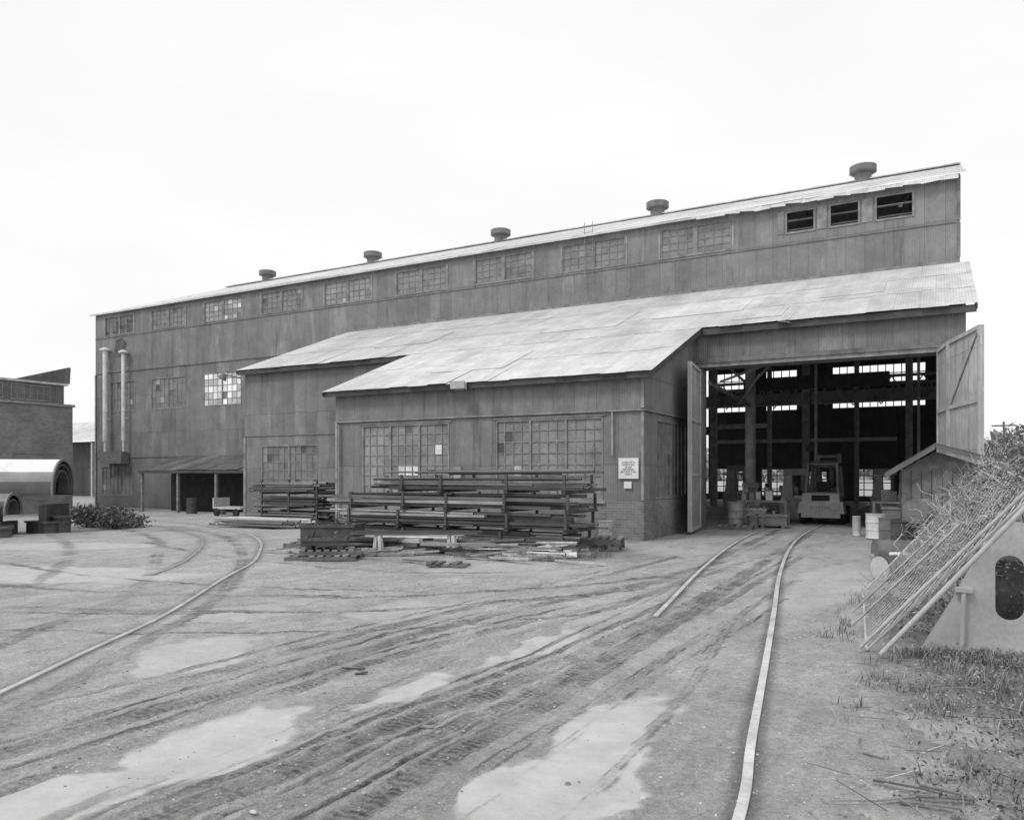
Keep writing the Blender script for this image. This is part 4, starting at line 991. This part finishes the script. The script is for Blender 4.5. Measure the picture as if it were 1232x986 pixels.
for sx in (-.38,.38): m.box(fx+sx-.08,fx+sx+.08,fy+2.35,fy+2.5,.1,2.6); m.box(fx+sx-.05,fx+sx+.05,fy+2.6,fy+3.7,.08,.13)
for zz in (.4,1.2,2.45): m.box(fx-.3,fx+.3,fy+2.38,fy+2.47,zz,zz+.1)
build('mast',m,M['steel'],Fk)
m=MB(); m.box(fx-.25,fx+.25,fy+.95,fy+1.4,.952,1.12); m.hexa([(fx-.25,fy+.92,1.13),(fx+.25,fy+.92,1.13),(fx+.25,fy+1.02,1.13),(fx-.25,fy+1.02,1.13),(fx-.22,fy+.85,1.55),(fx+.22,fy+.85,1.55),(fx+.22,fy+.93,1.55),(fx-.22,fy+.93,1.55)]); build('seat',m,M['black'],Fk)
for sx,yy,r in ((-.66,.55,.27),(.66,.55,.27),(-.66,1.95,.33),(.66,1.95,.33)):
    m=MB(); Mx=Matrix.Rotation(math.radians(90),3,'Y'); m.lathe((fx+sx-.1,fy+yy,r),[(r*.5,0),(r*.95,0),(r,.04),(r,.18),(r*.95,.22),(r*.5,.22)],20,Mx); wl=build('wheel',m,M['black'],Fk,smooth=True)
text('HYSTER',.14,(fx,fy+.045,.60),(math.radians(82),0,0),Fk,M['steel'],width=.66)
def bench(cx,cy,L,Wd,H,label):
    e=thing('workbench',(cx,cy,0),label,'workbench',group='workbenches inside the shop'); m=MB(); m.box(cx-L/2,cx+L/2,cy-Wd/2,cy+Wd/2,H-.06,H); build('top',m,M['woodlight'],e)
    for a in (-1,1):
        for b_ in (-1,1):
            m=MB(); m.box(cx+a*(L/2-.06)-.04,cx+a*(L/2-.06)+.04,cy+b_*(Wd/2-.06)-.04,cy+b_*(Wd/2-.06)+.04,0,H-.062); build('leg',m,M['column'],e)
    for i in range(7):
        m=MB(); x=cx+U(-L/2+.1,L/2-.1); y=cy+U(-Wd/3,Wd/3); m.box(x-U(.05,.15),x+U(.05,.15),y-.08,y+.08,H+.001,H+U(.08,.4),U(.6,2.5)); build('tool_box',m,M['column'],e)
bench(-5.7,29.5,1.8,.8,.85,'cluttered workbench with tools near the doorway'); bench(-6.4,34.5,2.4,.9,.9,'cluttered workbench under the roof columns'); bench(-1.2,29.,1.6,.8,.9,'workbench piled with parts by the jamb'); bench(-7.6,39,3,.9,1.,'long cluttered workbench deep inside the shop')
def machine(cx,cy,s,label):
    e=thing('machine_tool',(cx,cy,0),label,'machine',group='machine tools inside the shop')
    m=MB(); m.box(cx-.5*s,cx+.5*s,cy-.35*s,cy+.35*s,0,.75*s,1.3); m.hexa([(cx-.45*s,cy-.3*s,.75*s),(cx-.05*s,cy-.3*s,.75*s),(cx-.05*s,cy+.3*s,.75*s),(cx-.45*s,cy+.3*s,.75*s),(cx-.38*s,cy-.22*s,1.6*s),(cx-.1*s,cy-.22*s,1.6*s),(cx-.1*s,cy+.22*s,1.6*s),(cx-.38*s,cy+.22*s,1.6*s)],1.5); build('bed',m,M['column'],e)
    m=MB(); m.box(cx-.4*s,cx+.4*s,cy-.18*s,cy+.18*s,1.61*s,1.85*s,1.); m.tube((cx+.25*s,cy,1.6*s),(cx+.25*s,cy,1.05*s),.07*s); build('head',m,M['column'],e)
    m=MB(); m.box(cx-.02*s,cx+.48*s,cy-.3*s,cy+.3*s,.752*s,.85*s,1.4); build('table',m,M['galv'],e)
machine(-5.2,33.5,1.1,'grey drill press machine standing inside the shop'); machine(-8.2,36.5,1.2,'grey machine tool deep inside the shop'); machine(-2.0,36,1.1,'grey machine tool behind the forklift'); machine(-.9,32,1.,'grey machine by the far jamb'); machine(-6.5,31.2,.8,'small grey machine by the workbench'); machine(-4.6,37.5,1.3,'tall grey machine tool beyond the forklift')
drum((-6.2,27.2,0),.29,.85,M['woodlight'],'pale drum standing inside the doorway'); drum((-5.5,26.6,0),.2,.4,M['steel'],'short bucket sized drum inside the doorway')
dirtybox(-5.9,28.2,.1,1.1,.8,0,.6,M['woodlight'],'parts_bin','timber parts bin standing inside the doorway','bin')
dirtybox(-5.0,27.2,.3,.9,.7,0,.45,M['steel'],'parts_bin','low steel parts bin inside the doorway','bin')
dirtybox(-1.1,26.6,.0,.9,.7,0,.8,M['steel'],'parts_bin','tall steel parts bin behind the door jamb','bin')
pallet(-5.9,26.0,.1,1.1,.8,0,'pallet on the floor just inside the doorway')
drum((-36,28.6,-.4),.29,.88,M['darksteel'],'dark drum standing under the canopy'); drum((-33.5,28.4,-.38),.29,.88,M['steel'],'grey drum standing under the canopy')
e=thing('cart',(-31.3,27.4,-.3),'low steel yard cart with pale deck','cart')
m=MB(); m.box(-32.3,-30.3,26.9,27.9,.05,.15); m.box(-32.3,-32.2,26.9,27.9,.15,.6); build('deck',m,M['galv'],e)
for x in (-32,-30.6):
    m=MB(); m.lathe((x,26.85,-.12),[(.1,0),(.2,0),(.2,.1),(.1,.1)],16,Matrix.Rotation(math.radians(-90),3,'X')); build('wheel',m,M['black'],e)
for ob in bpy.data.objects:
    if '_o' in ob: del ob['_o']
